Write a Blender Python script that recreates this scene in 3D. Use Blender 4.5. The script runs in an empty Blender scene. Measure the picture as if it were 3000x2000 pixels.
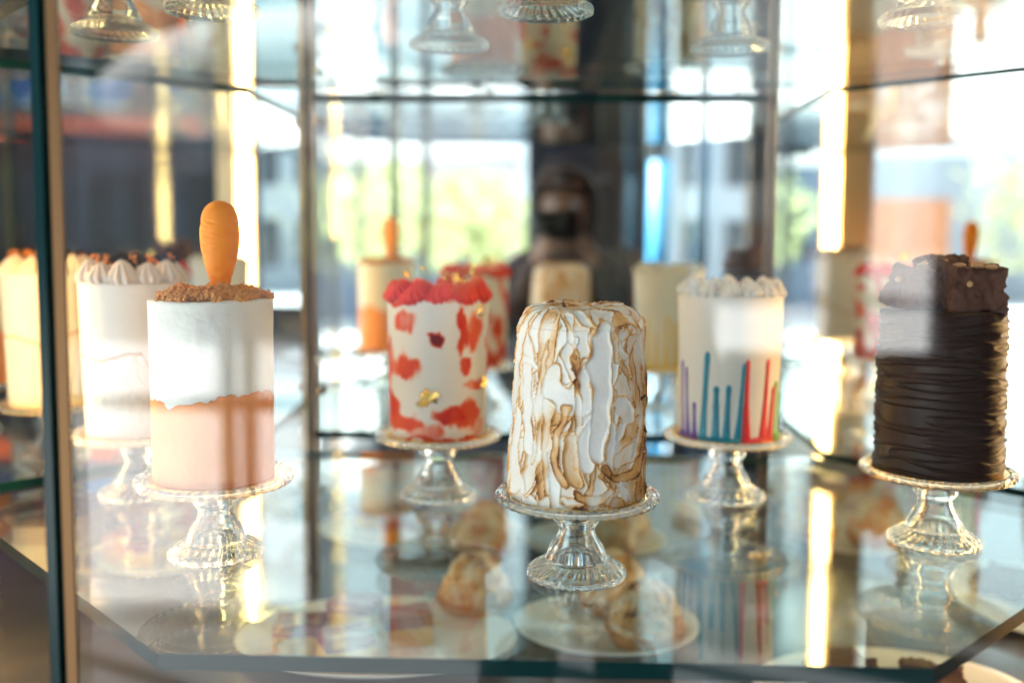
import bpy, bmesh, math, random
import numpy as np
from mathutils import Vector, Matrix, noise

random.seed(11)
noise.seed_set(3)
PI = math.pi
sc = bpy.context.scene
COL = sc.collection
H = 1.35                       # eye height of the photograph above the floor
SHELF = H - 0.296              # top of the glass shelf that carries the cakes
UPPER = H + 0.196              # top of the glass shelf above
DECK = H - 0.500               # top of the lower deck
STAND_H = 0.0735

# ------------------------------------------------------------------ helpers
def smooth(o, on=True):
    o.data.polygons.foreach_set('use_smooth', [on] * len(o.data.polygons))

def link_mesh(name, me, mat, parent=None, loc=(0, 0, 0), rot=(0, 0, 0), shade=True):
    o = bpy.data.objects.new(name, me)
    COL.objects.link(o)
    if mat is not None:
        for m in (mat if isinstance(mat, (list, tuple)) else [mat]):
            me.materials.append(m)
    if parent is not None:
        o.parent = parent
    o.location = loc
    o.rotation_euler = rot
    smooth(o, shade)
    return o

def from_bm(name, bm, mat, parent=None, loc=(0, 0, 0), rot=(0, 0, 0), shade=True):
    me = bpy.data.meshes.new(name)
    bm.normal_update()
    bm.to_mesh(me)
    bm.free()
    return link_mesh(name, me, mat, parent, loc, rot, shade)

def from_py(name, vs, fs, mat, parent=None, loc=(0, 0, 0), rot=(0, 0, 0), shade=True):
    me = bpy.data.meshes.new(name)
    me.from_pydata(vs, [], fs)
    me.update()
    return link_mesh(name, me, mat, parent, loc, rot, shade)

def tag(o, label=None, cat=None, group=None, kind=None):
    if label: o['label'] = label
    if cat: o['category'] = cat
    if group: o['group'] = group
    if kind: o['kind'] = kind
    return o

def thing(name, label, cat, loc=(0, 0, 0), rz=0.0, group=None):
    o = bpy.data.objects.new(name, None)
    o.empty_display_size = 0.02
    COL.objects.link(o)
    o.location = loc
    o.rotation_euler = (0, 0, rz)
    return tag(o, label, cat, group)

def dup(root, loc, rz, label, group=None):
    r = root.copy(); COL.objects.link(r)
    r.location = loc; r.rotation_euler = (0, 0, rz)
    r['label'] = label
    if group: r['group'] = group
    for ch in list(root.children):
        c = ch.copy(); COL.objects.link(c); c.parent = r
        for g in ch.children:
            d = g.copy(); COL.objects.link(d); d.parent = c
    return r

def box(bm, x0, x1, y0, y1, z0, z1, mi=0):
    v = [bm.verts.new(p) for p in ((x0, y0, z0), (x1, y0, z0), (x1, y1, z0), (x0, y1, z0),
                                   (x0, y0, z1), (x1, y0, z1), (x1, y1, z1), (x0, y1, z1))]
    fs = []
    for q in ((3, 2, 1, 0), (4, 5, 6, 7), (0, 1, 5, 4), (1, 2, 6, 5), (2, 3, 7, 6), (3, 0, 4, 7)):
        f = bm.faces.new([v[i] for i in q]); f.material_index = mi; fs.append(f)
    return fs

def slab(bm, a, b, t, z0, z1, mi_front=0, mi_back=0, mi_edge=0):
    """vertical slab from plan point a to b, thickness t to the left of a->b; the 'front' is the right-hand face"""
    a = Vector(a); b = Vector(b)
    d = (b - a).normalized(); n = Vector((-d.y, d.x)) * t
    P = [a, b, b + n, a + n]
    lo = [bm.verts.new((p.x, p.y, z0)) for p in P]; hi = [bm.verts.new((p.x, p.y, z1)) for p in P]
    for i in range(4):
        j = (i + 1) % 4
        f = bm.faces.new((lo[i], lo[j], hi[j], hi[i]))
        f.material_index = (mi_front, mi_edge, mi_back, mi_edge)[i]
    f = bm.faces.new(lo[::-1]); f.material_index = mi_edge
    f = bm.faces.new(hi); f.material_index = mi_edge

def prism(bm, pts, z0, z1, mi_top=0, mi_side=0):
    lo = [bm.verts.new((p[0], p[1], z0)) for p in pts]; hi = [bm.verts.new((p[0], p[1], z1)) for p in pts]
    n = len(pts)
    f = bm.faces.new(lo[::-1]); f.material_index = mi_top
    f = bm.faces.new(hi); f.material_index = mi_top
    for i in range(n):
        j = (i + 1) % n
        f = bm.faces.new((lo[i], lo[j], hi[j], hi[i])); f.material_index = mi_side

def lathe(bm, prof, n=64, mod=None, loc=(0, 0, 0), closed=False, mi=0):
    """surface of revolution; a profile point with r<=0 collapses to the axis"""
    rows = []
    for i, (r, z) in enumerate(prof):
        if r <= 1e-9:
            rows.append([bm.verts.new((loc[0], loc[1], loc[2] + z))])
        else:
            row = []
            for k in range(n):
                a = 2 * PI * k / n
                rr, zz = (r, z) if mod is None else mod(r, z, a, i)
                row.append(bm.verts.new((loc[0] + rr * math.sin(a), loc[1] - rr * math.cos(a), loc[2] + zz)))
            rows.append(row)
    seq = list(range(len(rows) - 1))
    pairs = [(rows[i], rows[i + 1]) for i in seq]
    if closed: pairs.append((rows[-1], rows[0]))
    for A, B in pairs:
        if len(A) == 1 and len(B) == 1: continue
        for k in range(n):
            l = (k + 1) % n
            if len(A) == 1: f = bm.faces.new((A[0], B[l], B[k]))
            elif len(B) == 1: f = bm.faces.new((A[k], A[l], B[0]))
            else: f = bm.faces.new((A[k], A[l], B[l], B[k]))
            f.material_index = mi

def N3(x, y, z): return noise.noise(Vector((x, y, z)))
def sstep(a, b, x):
    t = min(1.0, max(0.0, (x - a) / (b - a)))
    return t * t * (3 - 2 * t)

# ------------------------------------------------------------------ materials
def new_mat(name):
    m = bpy.data.materials.new(name); m.use_nodes = True
    m.node_tree.nodes.clear()
    return m, m.node_tree.nodes, m.node_tree.links

def principled(name, col, rough=0.5, metal=0.0, spec=0.5, sss=0.0, sss_r=0.004, noise_scale=0, noise_amt=0.15,
               bump=0.0, bump_scale=200, trans=0.0, coat=0.0):
    m, N, L = new_mat(name)
    out = N.new('ShaderNodeOutputMaterial'); p = N.new('ShaderNodeBsdfPrincipled')
    L.new(p.outputs[0], out.inputs[0])
    p.inputs['Base Color'].default_value = (*col, 1)
    p.inputs['Roughness'].default_value = rough
    p.inputs['Metallic'].default_value = metal
    p.inputs['Specular IOR Level'].default_value = spec
    p.inputs['Transmission Weight'].default_value = trans
    p.inputs['Coat Weight'].default_value = coat
    if sss:
        p.inputs['Subsurface Weight'].default_value = sss
        p.inputs['Subsurface Radius'].default_value = (1.0, 0.8, 0.6)
        p.inputs['Subsurface Scale'].default_value = sss_r
    tc = N.new('ShaderNodeTexCoord')
    if noise_scale:
        t = N.new('ShaderNodeTexNoise'); t.inputs['Scale'].default_value = noise_scale
        t.inputs['Detail'].default_value = 6
        L.new(tc.outputs['Object'], t.inputs['Vector'])
        mx = N.new('ShaderNodeMix'); mx.data_type = 'RGBA'
        mx.inputs['A'].default_value = (*[c * (1 - noise_amt) for c in col], 1)
        mx.inputs['B'].default_value = (*[min(1, c * (1 + noise_amt)) for c in col], 1)
        L.new(t.outputs['Fac'], mx.inputs['Factor']); L.new(mx.outputs['Result'], p.inputs['Base Color'])
    if bump:
        t = N.new('ShaderNodeTexNoise'); t.inputs['Scale'].default_value = bump_scale
        t.inputs['Detail'].default_value = 5
        L.new(tc.outputs['Object'], t.inputs['Vector'])
        b = N.new('ShaderNodeBump'); b.inputs['Strength'].default_value = bump; b.inputs['Distance'].default_value = 0.001
        L.new(t.outputs['Fac'], b.inputs['Height']); L.new(b.outputs[0], p.inputs['Normal'])
    return m

def ramp(N, stops):
    r = N.new('ShaderNodeValToRGB')
    e = r.color_ramp.elements
    while len(e) < len(stops): e.new(0.5)
    for i, (pos, c) in enumerate(stops):
        e[i].position = pos; e[i].color = (*c, 1)
    return r

def attr_mat(name, attr, stops, rough=0.5, sss=0.0, sss_r=0.003, bump=0.0, bump_scale=300, spec=0.5):
    m, N, L = new_mat(name)
    out = N.new('ShaderNodeOutputMaterial'); p = N.new('ShaderNodeBsdfPrincipled')
    L.new(p.outputs[0], out.inputs[0])
    a = N.new('ShaderNodeAttribute'); a.attribute_name = attr
    r = ramp(N, stops)
    L.new(a.outputs['Fac'], r.inputs[0]); L.new(r.outputs[0], p.inputs['Base Color'])
    p.inputs['Roughness'].default_value = rough
    p.inputs['Specular IOR Level'].default_value = spec
    if sss:
        p.inputs['Subsurface Weight'].default_value = sss
        p.inputs['Subsurface Radius'].default_value = (1.0, 0.8, 0.6)
        p.inputs['Subsurface Scale'].default_value = sss_r
    if bump:
        tc = N.new('ShaderNodeTexCoord')
        t = N.new('ShaderNodeTexNoise'); t.inputs['Scale'].default_value = bump_scale; t.inputs['Detail'].default_value = 5
        L.new(tc.outputs['Object'], t.inputs['Vector'])
        b = N.new('ShaderNodeBump'); b.inputs['Strength'].default_value = bump; b.inputs['Distance'].default_value = 0.001
        L.new(t.outputs['Fac'], b.inputs['Height']); L.new(b.outputs[0], p.inputs['Normal'])
    return m

def sheet_glass(name, tint, ior=1.5):
    """clear flat glass: straight-through transmission plus a mirror reflection by Fresnel, from either side"""
    m, N, L = new_mat(name)
    out = N.new('ShaderNodeOutputMaterial')
    g = N.new('ShaderNodeNewGeometry')
    mi = N.new('ShaderNodeMix'); mi.data_type = 'FLOAT'
    mi.inputs['A'].default_value = ior; mi.inputs['B'].default_value = 1 / ior
    L.new(g.outputs['Backfacing'], mi.inputs['Factor'])
    fr = N.new('ShaderNodeFresnel'); L.new(mi.outputs['Result'], fr.inputs['IOR'])
    t = N.new('ShaderNodeBsdfTransparent'); t.inputs[0].default_value = (*tint, 1)
    gl = N.new('ShaderNodeBsdfGlossy'); gl.inputs['Roughness'].default_value = 0.0
    gl.inputs[0].default_value = (1, 1, 1, 1)
    mx = N.new('ShaderNodeMixShader')
    L.new(fr.outputs[0], mx.inputs[0]); L.new(t.outputs[0], mx.inputs[1]); L.new(gl.outputs[0], mx.inputs[2])
    L.new(mx.outputs[0], out.inputs[0])
    return m

def glass_bsdf(name, col, ior=1.47, rough=0.0):
    m, N, L = new_mat(name)
    out = N.new('ShaderNodeOutputMaterial')
    g = N.new('ShaderNodeBsdfGlass'); g.inputs['Color'].default_value = (*col, 1)
    g.inputs['IOR'].default_value = ior; g.inputs['Roughness'].default_value = rough
    L.new(g.outputs[0], out.inputs[0])
    return m

def mirror_mat(name):
    m, N, L = new_mat(name)
    out = N.new('ShaderNodeOutputMaterial')
    g = N.new('ShaderNodeBsdfGlossy'); g.inputs['Roughness'].default_value = 0.0
    g.inputs[0].default_value = (0.84, 0.90, 0.89, 1)
    L.new(g.outputs[0], out.inputs[0])
    return m

def emit(name, col, s):
    m, N, L = new_mat(name)
    out = N.new('ShaderNodeOutputMaterial'); e = N.new('ShaderNodeEmission')
    e.inputs[0].default_value = (*col, 1); e.inputs[1].default_value = s
    L.new(e.outputs[0], out.inputs[0])
    return m

M = {}
M['sheet'] = sheet_glass('clear_sheet_glass', (0.975, 0.99, 0.985))
M['shelf'] = sheet_glass('clear_shelf_glass', (0.91, 0.978, 0.972))
M['edge'] = principled('green_glass_edge', (0.0015, 0.028, 0.030), 0.2, spec=0.2)
M['mirror'] = mirror_mat('mirror_silver')
M['mirror_edge'] = principled('bronze_mirror_edge', (0.30, 0.20, 0.12), 0.25, metal=0.8)
M['steel'] = principled('dark_steel', (0.12, 0.12, 0.13), 0.25, metal=1.0)
M['champagne'] = principled('champagne_metal', (0.62, 0.50, 0.33), 0.28, metal=0.9)
M['trim'] = principled('satin_bronze_trim', (0.16, 0.09, 0.04), 0.45, metal=0.85)
M['led'] = emit('warm_light', (1.0, 0.57, 0.21), 13)
M['press_glass'] = glass_bsdf('pressed_glass', (0.985, 0.985, 0.98))
M['white_cream'] = principled('white_buttercream', (0.83, 0.79, 0.71), 0.55, sss=0.25, bump=0.12, bump_scale=120, spec=0.35)
M['gold_board'] = principled('gold_foil_board', (0.80, 0.50, 0.14), 0.25, metal=0.9)
M['gold_leaf'] = principled('gold_leaf', (0.95, 0.68, 0.22), 0.22, metal=1.0, bump=0.6, bump_scale=500)
M['orange'] = principled('orange_fondant', (1.0, 0.30, 0.018), 0.45, sss=0.0, bump=0.08, bump_scale=90, spec=0.3)
M['crumb'] = principled('golden_biscuit_crumb', (0.74, 0.33, 0.095), 0.8, noise_scale=260, noise_amt=0.4)
M['red_cream'] = principled('red_buttercream', (0.84, 0.05, 0.028), 0.5, sss=0.2, spec=0.35)
M['mauve_cream'] = principled('pale_piped_buttercream', (0.74, 0.66, 0.58), 0.5, sss=0.2, spec=0.35)
M['ivory_cream'] = principled('ivory_piped_buttercream', (0.80, 0.76, 0.67), 0.5, sss=0.2, spec=0.35)
M['cookie'] = principled('dark_cookie', (0.022, 0.012, 0.010), 0.7, bump=0.5, bump_scale=300)
M['caramel_bit'] = principled('toasted_coconut', (0.62, 0.20, 0.04), 0.5, spec=0.4)
M['choc'] = principled('chocolate_ganache', (0.026, 0.0115, 0.008), 0.46, noise_scale=40, noise_amt=0.3, bump=0.15, bump_scale=220, spec=0.3)
M['brownie'] = principled('brownie', (0.095, 0.036, 0.020), 0.75, noise_scale=130, noise_amt=0.5, bump=0.9, bump_scale=260)
M['nut'] = principled('walnut_piece', (0.45, 0.26, 0.12), 0.6)
DRIP = {'yellow': (0.85, 0.52, 0.02), 'purple': (0.13, 0.045, 0.32), 'teal': (0.012, 0.25, 0.36), 'red': (0.78, 0.035, 0.04),
        'green': (0.16, 0.48, 0.05), 'orange': (0.85, 0.26, 0.02)}
for k, c in DRIP.items(): M['drip_' + k] = principled(k + '_icing', c, 0.35, sss=0.1)

# ------------------------------------------------------------------ a round cake body with a displaced surface
def cake_body(name, rb, rt, h, mat, parent, disp=None, nt=200, nz=80, ntop=16, e=0.004, attr=None, attr_fn=None, lean=(0, 0)):
    path = []
    zs = np.linspace(0, h - e, nz)
    for z in zs: path.append((rb + (rt - rb) * z / h, z, 1.0, 0.0))
    re = rt
    ne = max(4, int(e / 0.0012))
    for k in range(1, ne + 1):
        a = (PI / 2) * k / ne
        path.append((re - e + e * math.cos(a), h - e + e * math.sin(a), math.cos(a), math.sin(a)))
    for k in range(1, ntop):
        path.append(((re - e) * (1 - k / ntop), h, 0.0, 1.0))
    vs = []; av = []
    for (r, z, nr, nzv) in path:
        for k in range(nt):
            a = 2 * PI * k / nt
            s, c = math.sin(a), math.cos(a)
            if disp is None: d = 0.0
            else:
                d = disp(r * s, -r * c, z, a if a <= PI else a - 2 * PI, nzv)
                if isinstance(d, tuple): d, t = d; av.append(t)
            if attr_fn: av.append(attr_fn(r * s, -r * c, z, a if a <= PI else a - 2 * PI, nzv))
            rr = r + nr * d
            vs.append((rr * s + lean[0] * z, -rr * c + lean[1] * z, z + nzv * d))
    fs = []
    n = len(path)
    for i in range(n - 1):
        for k in range(nt):
            l = (k + 1) % nt
            fs.append((i * nt + k, i * nt + l, (i + 1) * nt + l, (i + 1) * nt + k))
    top = len(vs); zt = h + (np.mean([v[2] for v in vs[-nt:]]) - h)
    vs.append((lean[0] * h, lean[1] * h, zt)); 
    for k in range(nt): fs.append(((n - 1) * nt + k, (n - 1) * nt + (k + 1) % nt, top))
    bot = len(vs); vs.append((0, 0, 0))
    for k in range(nt): fs.append(((k + 1) % nt, k, bot))
    o = from_py(name, vs, fs, mat, parent)
    if attr:
        av += [av[-1], 0.0]
        at = o.data.attributes.new(attr, 'FLOAT', 'POINT')
        at.data.foreach_set('value', [float(x) for x in av])
    return o

def board(parent, r, z0=0.0):
    bm = bmesh.new()
    lathe(bm, [(0, 0), (r, 0), (r, 0.0022), (0, 0.0022)], 72)
    return from_bm('cake_board', bm, M['gold_board'], parent, (0, 0, z0), shade=False)

# ------------------------------------------------------------------ pressed glass cake stand
def make_stand(label):
    t = thing('cake_stand', label, 'cake stand', group='pressed glass cake stands')
    # plate: a disc with a shallow well
    bm = bmesh.new()
    lathe(bm, [(0, 0.0655), (0.016, 0.0655), (0.045, 0.0665), (0.0645, 0.0685), (0.0650, 0.0715), (0.0645, 0.0732),
               (0.0600, 0.0722), (0.0570, 0.0712), (0, 0.0710)], 96)
    from_bm('plate', bm, M['press_glass'], t)
    # beaded rim: a ring pinched into 46 beads
    bm = bmesh.new()
    nb, seg = 46, 10
    rows = []
    n = nb * seg
    for k in range(n):
        a = 2 * PI * k / n
        u = abs(math.sin(nb * a / 2))
        rr = 0.0026 + 0.0026 * math.sqrt(u)
        row = []
        for j in range(12):
            b = 2 * PI * j / 12
            R = 0.0664 + rr * 0.92 * math.cos(b)
            row.append(bm.verts.new((R * math.sin(a), -R * math.cos(a), 0.0706 + rr * 0.85 * math.sin(b))))
        rows.append(row)
    for k in range(n):
        A, B = rows[k], rows[(k + 1) % n]
        for j in range(12):
            l = (j + 1) % 12
            bm.faces.new((A[j], B[j], B[l], A[l]))
    bmesh.ops.recalc_face_normals(bm, faces=bm.faces)
    from_bm('beaded_rim', bm, M['press_glass'], t)
    # hollow pedestal: neck, bulge, waist, bell and a fluted foot
    prof = [(0.0145, 0.0652), (0.0143, 0.0635), (0.0154, 0.0610), (0.0188, 0.0565), (0.0208, 0.0525), (0.0202, 0.0487),
            (0.0174, 0.0450), (0.0158, 0.0415), (0.0160, 0.0380), (0.0186, 0.0325), (0.0226, 0.0270), (0.0252, 0.0210),
            (0.0265, 0.0170), (0.0272, 0.0145), (0.0290, 0.0135), (0.0320, 0.0122), (0.0350, 0.0105), (0.0380, 0.0086),
            (0.0405, 0.0068), (0.0424, 0.0058), (0.0431, 0.0045), (0.0431, 0.0012), (0.0424, 0.0),
            (0.0395, 0.0), (0.0380, 0.0026), (0.0350, 0.0060), (0.0310, 0.0088), (0.0270, 0.0108), (0.0236, 0.0150), (0.0205, 0.0215),
            (0.0178, 0.0280), (0.0144, 0.0340), (0.0124, 0.0395), (0.0130, 0.0440), (0.0164, 0.0495), (0.0158, 0.0545),
            (0.0128, 0.0595), (0.0108, 0.0620), (0.0, 0.0628)]
    nfl = 30
    def mod(r, z, a, i):
        if 14 <= i <= 19:                           # slanting leaf ribs on the foot
            w = math.sin(nfl * a + (r - 0.029) * 330)
            g = 1 - abs((i - 16.5) / 3.2)
            return r, z + 0.0005 * w * max(0, g)
        if 20 <= i <= 23:                           # fluted rim
            return r - 0.0012 * (1 - abs(math.sin(nfl * a / 2))) ** 1.5, z
        return r, z
    bm = bmesh.new()
    lathe(bm, [(0, 0.0652)] + prof, nfl * 10, lambda r, z, a, i: mod(r, z, a, i - 1))
    bmesh.ops.recalc_face_normals(bm, faces=bm.faces)
    from_bm('pedestal', bm, M['press_glass'], t)
    return t

# the positions of the six cakes (plan) and their labels
SPOTS = {
    'carrot': (-0.300, 0.884), 'meringue': (0.029, 0.844), 'choc': (0.377, 0.953),
    'red': (-0.118, 1.093), 'rainbow': (0.205, 1.106), 'caramel': (-0.454, 1.083)}
def face(x, y): return math.atan2(-x, y)

stand0 = make_stand('glass cake stand under the torched meringue cake')
stand0.location = (*SPOTS['meringue'], SHELF); stand0.rotation_euler.z = 0.1
dup(stand0, (*SPOTS['carrot'], SHELF), 0.5, 'glass cake stand under the cake topped with a carrot')
dup(stand0, (*SPOTS['choc'], SHELF), 0.9, 'glass cake stand under the dark chocolate cake')
dup(stand0, (*SPOTS['red'], SHELF), 0.2, 'glass cake stand under the white cake with red smears')
dup(stand0, (*SPOTS['rainbow'], SHELF), 0.7, 'glass cake stand under the cake with rainbow icing drips')
dup(stand0, (*SPOTS['caramel'], SHELF), 0.35, 'glass cake stand under the white cake with a wavy caramel line')
UP = [(-0.304, 0.915, 'glass stand foot on the shelf above the carrot cake'),
      (-0.001, 0.922, 'glass stand foot on the shelf above the meringue cake'),
      (0.353, 0.960, 'glass stand foot on the upper shelf at the far right above the chocolate cake'),
      (-0.439, 1.018, 'glass stand foot on the upper shelf above the caramel line cake'),
      (-0.105, 1.085, 'glass stand foot on the upper shelf above the red smeared cake'),
      (0.198, 1.107, 'glass stand foot on the upper shelf above the rainbow drip cake')]
for i, (x, y, lab) in enumerate(UP):
    dup(stand0, (x, y, UPPER), 0.3 * i, lab)
CAKE_Z = SHELF + 0.0713

# ------------------------------------------------------------------ torched meringue cake
M['meringue'] = attr_mat('torched_meringue', 'toast', [(0.0, (0.88, 0.87, 0.85)), (0.16, (0.86, 0.81, 0.72)), (0.36, (0.79, 0.49, 0.21)),
                         (0.60, (0.62, 0.30, 0.085)), (0.84, (0.28, 0.095, 0.025)), (1.0, (0.06, 0.02, 0.008))],
                         rough=0.38, sss=0.25, sss_r=0.003, bump=0.12, bump_scale=500, spec=0.45)

def meringue_body(name, rb, rt, h, parent, seed, right=1.0, nt=440, nz=220, ntop=50, e=0.017, lean=(0, 0), nstroke=200, size=1.0, extra=0.0):
    """meringue laid on with a spatula, one stroke over the other; every stroke leaves a shallow trough with a raised lip that the torch has burnt"""
    path = []
    for z in np.linspace(0, h - e, nz): path.append((rb + (rt - rb) * z / h, z, 1.0, 0.0))
    ne = max(5, int(e / 0.0006))
    for k in range(1, ne + 1):
        a = (PI / 2) * k / ne
        path.append((rt - e + e * math.cos(a), h - e + e * math.sin(a), math.cos(a), math.sin(a)))
    for k in range(1, ntop): path.append(((rt - e) * (1 - k / ntop), h, 0.0, 1.0))
    n = len(path)
    R = np.array([p[0] for p in path]); Z = np.array([p[1] for p in path]); NR = np.array([p[2] for p in path]); NZ = np.array([p[3] for p in path])
    A = np.arange(nt) * 2 * PI / nt
    S, C = np.sin(A), -np.cos(A)
    P = np.stack([R[:, None] * S[None], R[:, None] * C[None], np.repeat(Z[:, None], nt, 1)], -1).reshape(-1, 3)
    ox = seed * 7.31; nn = noise.noise
    W1 = np.empty(len(P)); W2 = np.empty(len(P)); W3 = np.empty(len(P))
    for i, (x, y, z) in enumerate(P.tolist()):
        W1[i] = nn(Vector((x * 75 + ox, y * 75, z * 55)))
        W2[i] = nn(Vector((x * 210 + ox, y * 210, z * 150)))
        W3[i] = nn(Vector((x * 480 + ox, y * 480, z * 260)))
    nv = noise.noise_vector
    PW = np.array([(lambda a, b: (x + 0.0062 * a.x + 0.0020 * b.x, y + 0.0062 * a.y + 0.0020 * b.y, z + 0.010 * a.z + 0.0025 * b.z))(nv(Vector((x * 32 + ox, y * 32, z * 26))), nv(Vector((x * 115 + ox, y * 115, z * 90)))) for (x, y, z) in P.tolist()])
    rng = random.Random(int(seed * 100) + 17)
    Hh = 0.0010 * W1 + 0.0003 * W2
    T = 0.10 + 0.16 * np.clip(W1 + 0.2, 0, 1)
    def surf(a, v):
        """point on the cake at angle a and path length v from the foot"""
        side = h - e
        if v < side: return (np.interp(v, Z[:nz], R[:nz]), v, a)
        q = (v - side) / (e * PI / 2)
        if q < 1: return (rt - e + e * math.cos(q * PI / 2), side + e * math.sin(q * PI / 2), a)
        return (max(0.0, rt - e - (v - side - e * PI / 2)), h, a)
    total = (h - e) + e * PI / 2 + (rt - e)
    strokes = []
    for k in range(nstroke):
        top = rng.random() < 0.14
        L = rng.uniform(0.050, 0.140) * size; w = rng.choice((rng.uniform(0.0034, 0.0056), rng.uniform(0.0055, 0.0125))) * size
        if top: L *= 0.8; w *= 1.1
        v0 = rng.uniform(h - e, total) if top else rng.uniform(-0.015, h - e * 0.4)
        a0 = rng.uniform(-PI, PI)
        ang = rng.gauss(0.05, 0.13) + (PI if rng.random() < 0.5 else 0)
        if top or rng.random() < 0.05: ang += rng.choice((-1, 1)) * rng.uniform(0.7, 1.4)
        curl = rng.gauss(0, 9.0)
        if rng.random() < 0.20: curl = rng.choice((-1, 1)) * rng.uniform(35, 70)          # a hooked stroke
        wob = rng.uniform(0.1, 0.7); ph = rng.uniform(0, 6)
        pts = []; a, v, t = a0, v0, ang
        m = 14
        for q in range(m):
            r_, z_, a_ = surf(a, min(max(v, -0.002), total - 0.001))
            pts.append((r_ * math.sin(a_), -r_ * math.cos(a_), z_))
            st = L / (m - 1)
            hook = curl if q > m * 0.55 else curl * 0.15
            t += hook * st + wob * math.sin(ph + q * 0.9) * 0.35
            v += math.cos(t) * st; a += math.sin(t) * st / max(r_, 0.018)
        strokes.append((np.array(pts), w, L))
    for (pt, w0, L) in strokes:
        c = pt.mean(0)
        idx = np.nonzero(((P - c) ** 2).sum(1) < (L * 0.62 + w0 * 2 + 0.004) ** 2)[0]
        if len(idx) == 0: continue
        Q = PW[idx]
        best = np.full(len(idx), 1e9); sl = np.zeros(len(idx))
        for q in range(len(pt) - 1):
            ab = pt[q + 1] - pt[q]; l2 = max(1e-12, (ab ** 2).sum())
            t = np.clip(((Q - pt[q]) @ ab) / l2, 0, 1)
            d = np.sqrt(((Q - pt[q] - t[:, None] * ab) ** 2).sum(1))
            mk = d < best
            best[mk] = d[mk]; sl[mk] = (q + t[mk]) / (len(pt) - 1)
        w = w0 * (0.72 + 0.28 * np.sin(np.clip(sl * 1.1, 0, 1) * PI))
        d = best + 0.0016 * size * W1[idx] + 0.0007 * W2[idx]
        g = d / w
        ins = g < 1.0
        ii = idx[ins]
        if len(ii) < 8: continue
        gi = g[ins]; si = sl[ins]
        level = Hh[ii].mean() * 0.75 + rng.uniform(-0.0004, 0.0009)
        lipa = rng.uniform(0.0008, 0.0027) * size
        lipm = 0.35 + 0.65 * np.clip(0.5 + 1.6 * W1[ii] + rng.uniform(-0.3, 0.3), 0, 1)
        lip = np.exp(-((gi - 0.94) / 0.13) ** 2)
        tail = np.exp(-((1 - si) / 0.10) ** 2) * (1 - np.clip(gi, 0, 1) ** 2)
        Hh[ii] = level - 0.0009 * size * (1 - gi ** 2) + lipa * lip * lipm + 0.0012 * size * tail + 0.00012 * W3[ii] + 0.25 * (Hh[ii] - level) * (gi > 0.7)
        # how far the torch went over this stroke
        side = 0.16 * right * (np.sin(math.atan2(c[0], -c[1])) if abs(c[0]) + abs(c[1]) > 1e-4 else 0)
        tone = rng.random() + side
        base = 0.03 if tone < 0.52 else (0.19 if tone < 0.82 else 0.32)
        grad = rng.uniform(-0.9, 1.3)
        body = base * np.clip(0.75 + 0.7 * W1[ii] + grad * (si - 0.5) + 0.10 * W3[ii], 0.0, 1.3)
        sharp = np.exp(-((gi - 0.975) / (0.00085 / w0)) ** 2)
        dark = (rng.uniform(0.30, 0.60) if tone < 0.5 else rng.uniform(0.36, 0.62)) * np.clip(0.70 + 0.9 * W1[ii] + 0.4 * W2[ii] + 0.3 * side, 0.12, 1.15)
        halo = np.exp(-((gi - 1.0) / (0.0022 / w0)) ** 2) * 0.16 * np.clip(0.5 + 1.4 * W1[ii] + side, 0, 1)
        T[ii] = np.clip(0.25 * T[ii] * (base > 0.1) + body + halo + sharp * dark + 0.30 * tail * dark, 0, 1)
        out = idx[(g >= 1.0) & (g < 1.35)]                      # the burnt foot just outside the lip
        go = g[(g >= 1.0) & (g < 1.35)]
        T[out] = np.maximum(T[out], 0.24 * np.exp(-((go - 1.0) / (0.0013 / w0)) ** 2) * np.clip(0.5 + 1.5 * W1[out], 0, 1))
        Hh[out] += 0.5 * lipa * np.exp(-((go - 1.0) / 0.12) ** 2) * np.clip(0.4 + W1[out], 0, 1)
    fleck = np.clip((W3 - 0.40) * 4, 0, 1) * np.clip(W1 + 0.3, 0, 1)
    T = T + 0.16 * fleck + extra
    T = T.reshape(n, nt); Hh = Hh.reshape(n, nt)
    foot = np.clip(1 - Z / 0.010, 0, 1)[:, None] * np.where(NZ < 0.5, 1, 0)[:, None]
    T = np.clip(T + 0.25 * foot * np.clip(W1.reshape(n, nt) + 0.2, 0, 1), 0, 1)
    Hh = Hh + 0.0022 * foot * W1.reshape(n, nt)
    fade = np.clip(R / 0.006, 0, 1)[:, None]
    Hh = Hh * fade + (1 - fade) * Hh.mean()
    rr = R[:, None] + NR[:, None] * Hh; zz = Z[:, None] + NZ[:, None] * Hh
    X = rr * S[None] + lean[0] * zz; Y = rr * C[None] + lean[1] * zz
    vs = np.stack([X, Y, zz], -1).reshape(-1, 3).tolist()
    fs = []
    for i in range(n - 1):
        for k in range(nt):
            l = (k + 1) % nt
            fs.append((i * nt + k, i * nt + l, (i + 1) * nt + l, (i + 1) * nt + k))
    top = len(vs); vs.append((lean[0] * h, lean[1] * h, float(zz[-1].mean())))
    for k in range(nt): fs.append(((n - 1) * nt + k, (n - 1) * nt + (k + 1) % nt, top))
    bot = len(vs); vs.append((0, 0, 0))
    for k in range(nt): fs.append(((k + 1) % nt, k, bot))
    o = from_py(name, vs, fs, M['meringue'], parent)
    at = o.data.attributes.new('toast', 'FLOAT', 'POINT')
    at.data.foreach_set('value', T.reshape(-1).tolist() + [float(T[-1].mean()), 0.3])
    return o

c = thing('meringue_cake', 'tall torched meringue cake in front, swirled white with browned ridges', 'cake', (*SPOTS['meringue'], CAKE_Z), face(*SPOTS['meringue']))
board(c, 0.0575)
mb = meringue_body('meringue_icing', 0.0588, 0.0525, 0.160, c, 6.0, nt=480, nz=230, ntop=46, e=0.017, lean=(0.024, 0))
mb.location = (-0.0015, 0, 0.0022)
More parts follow.
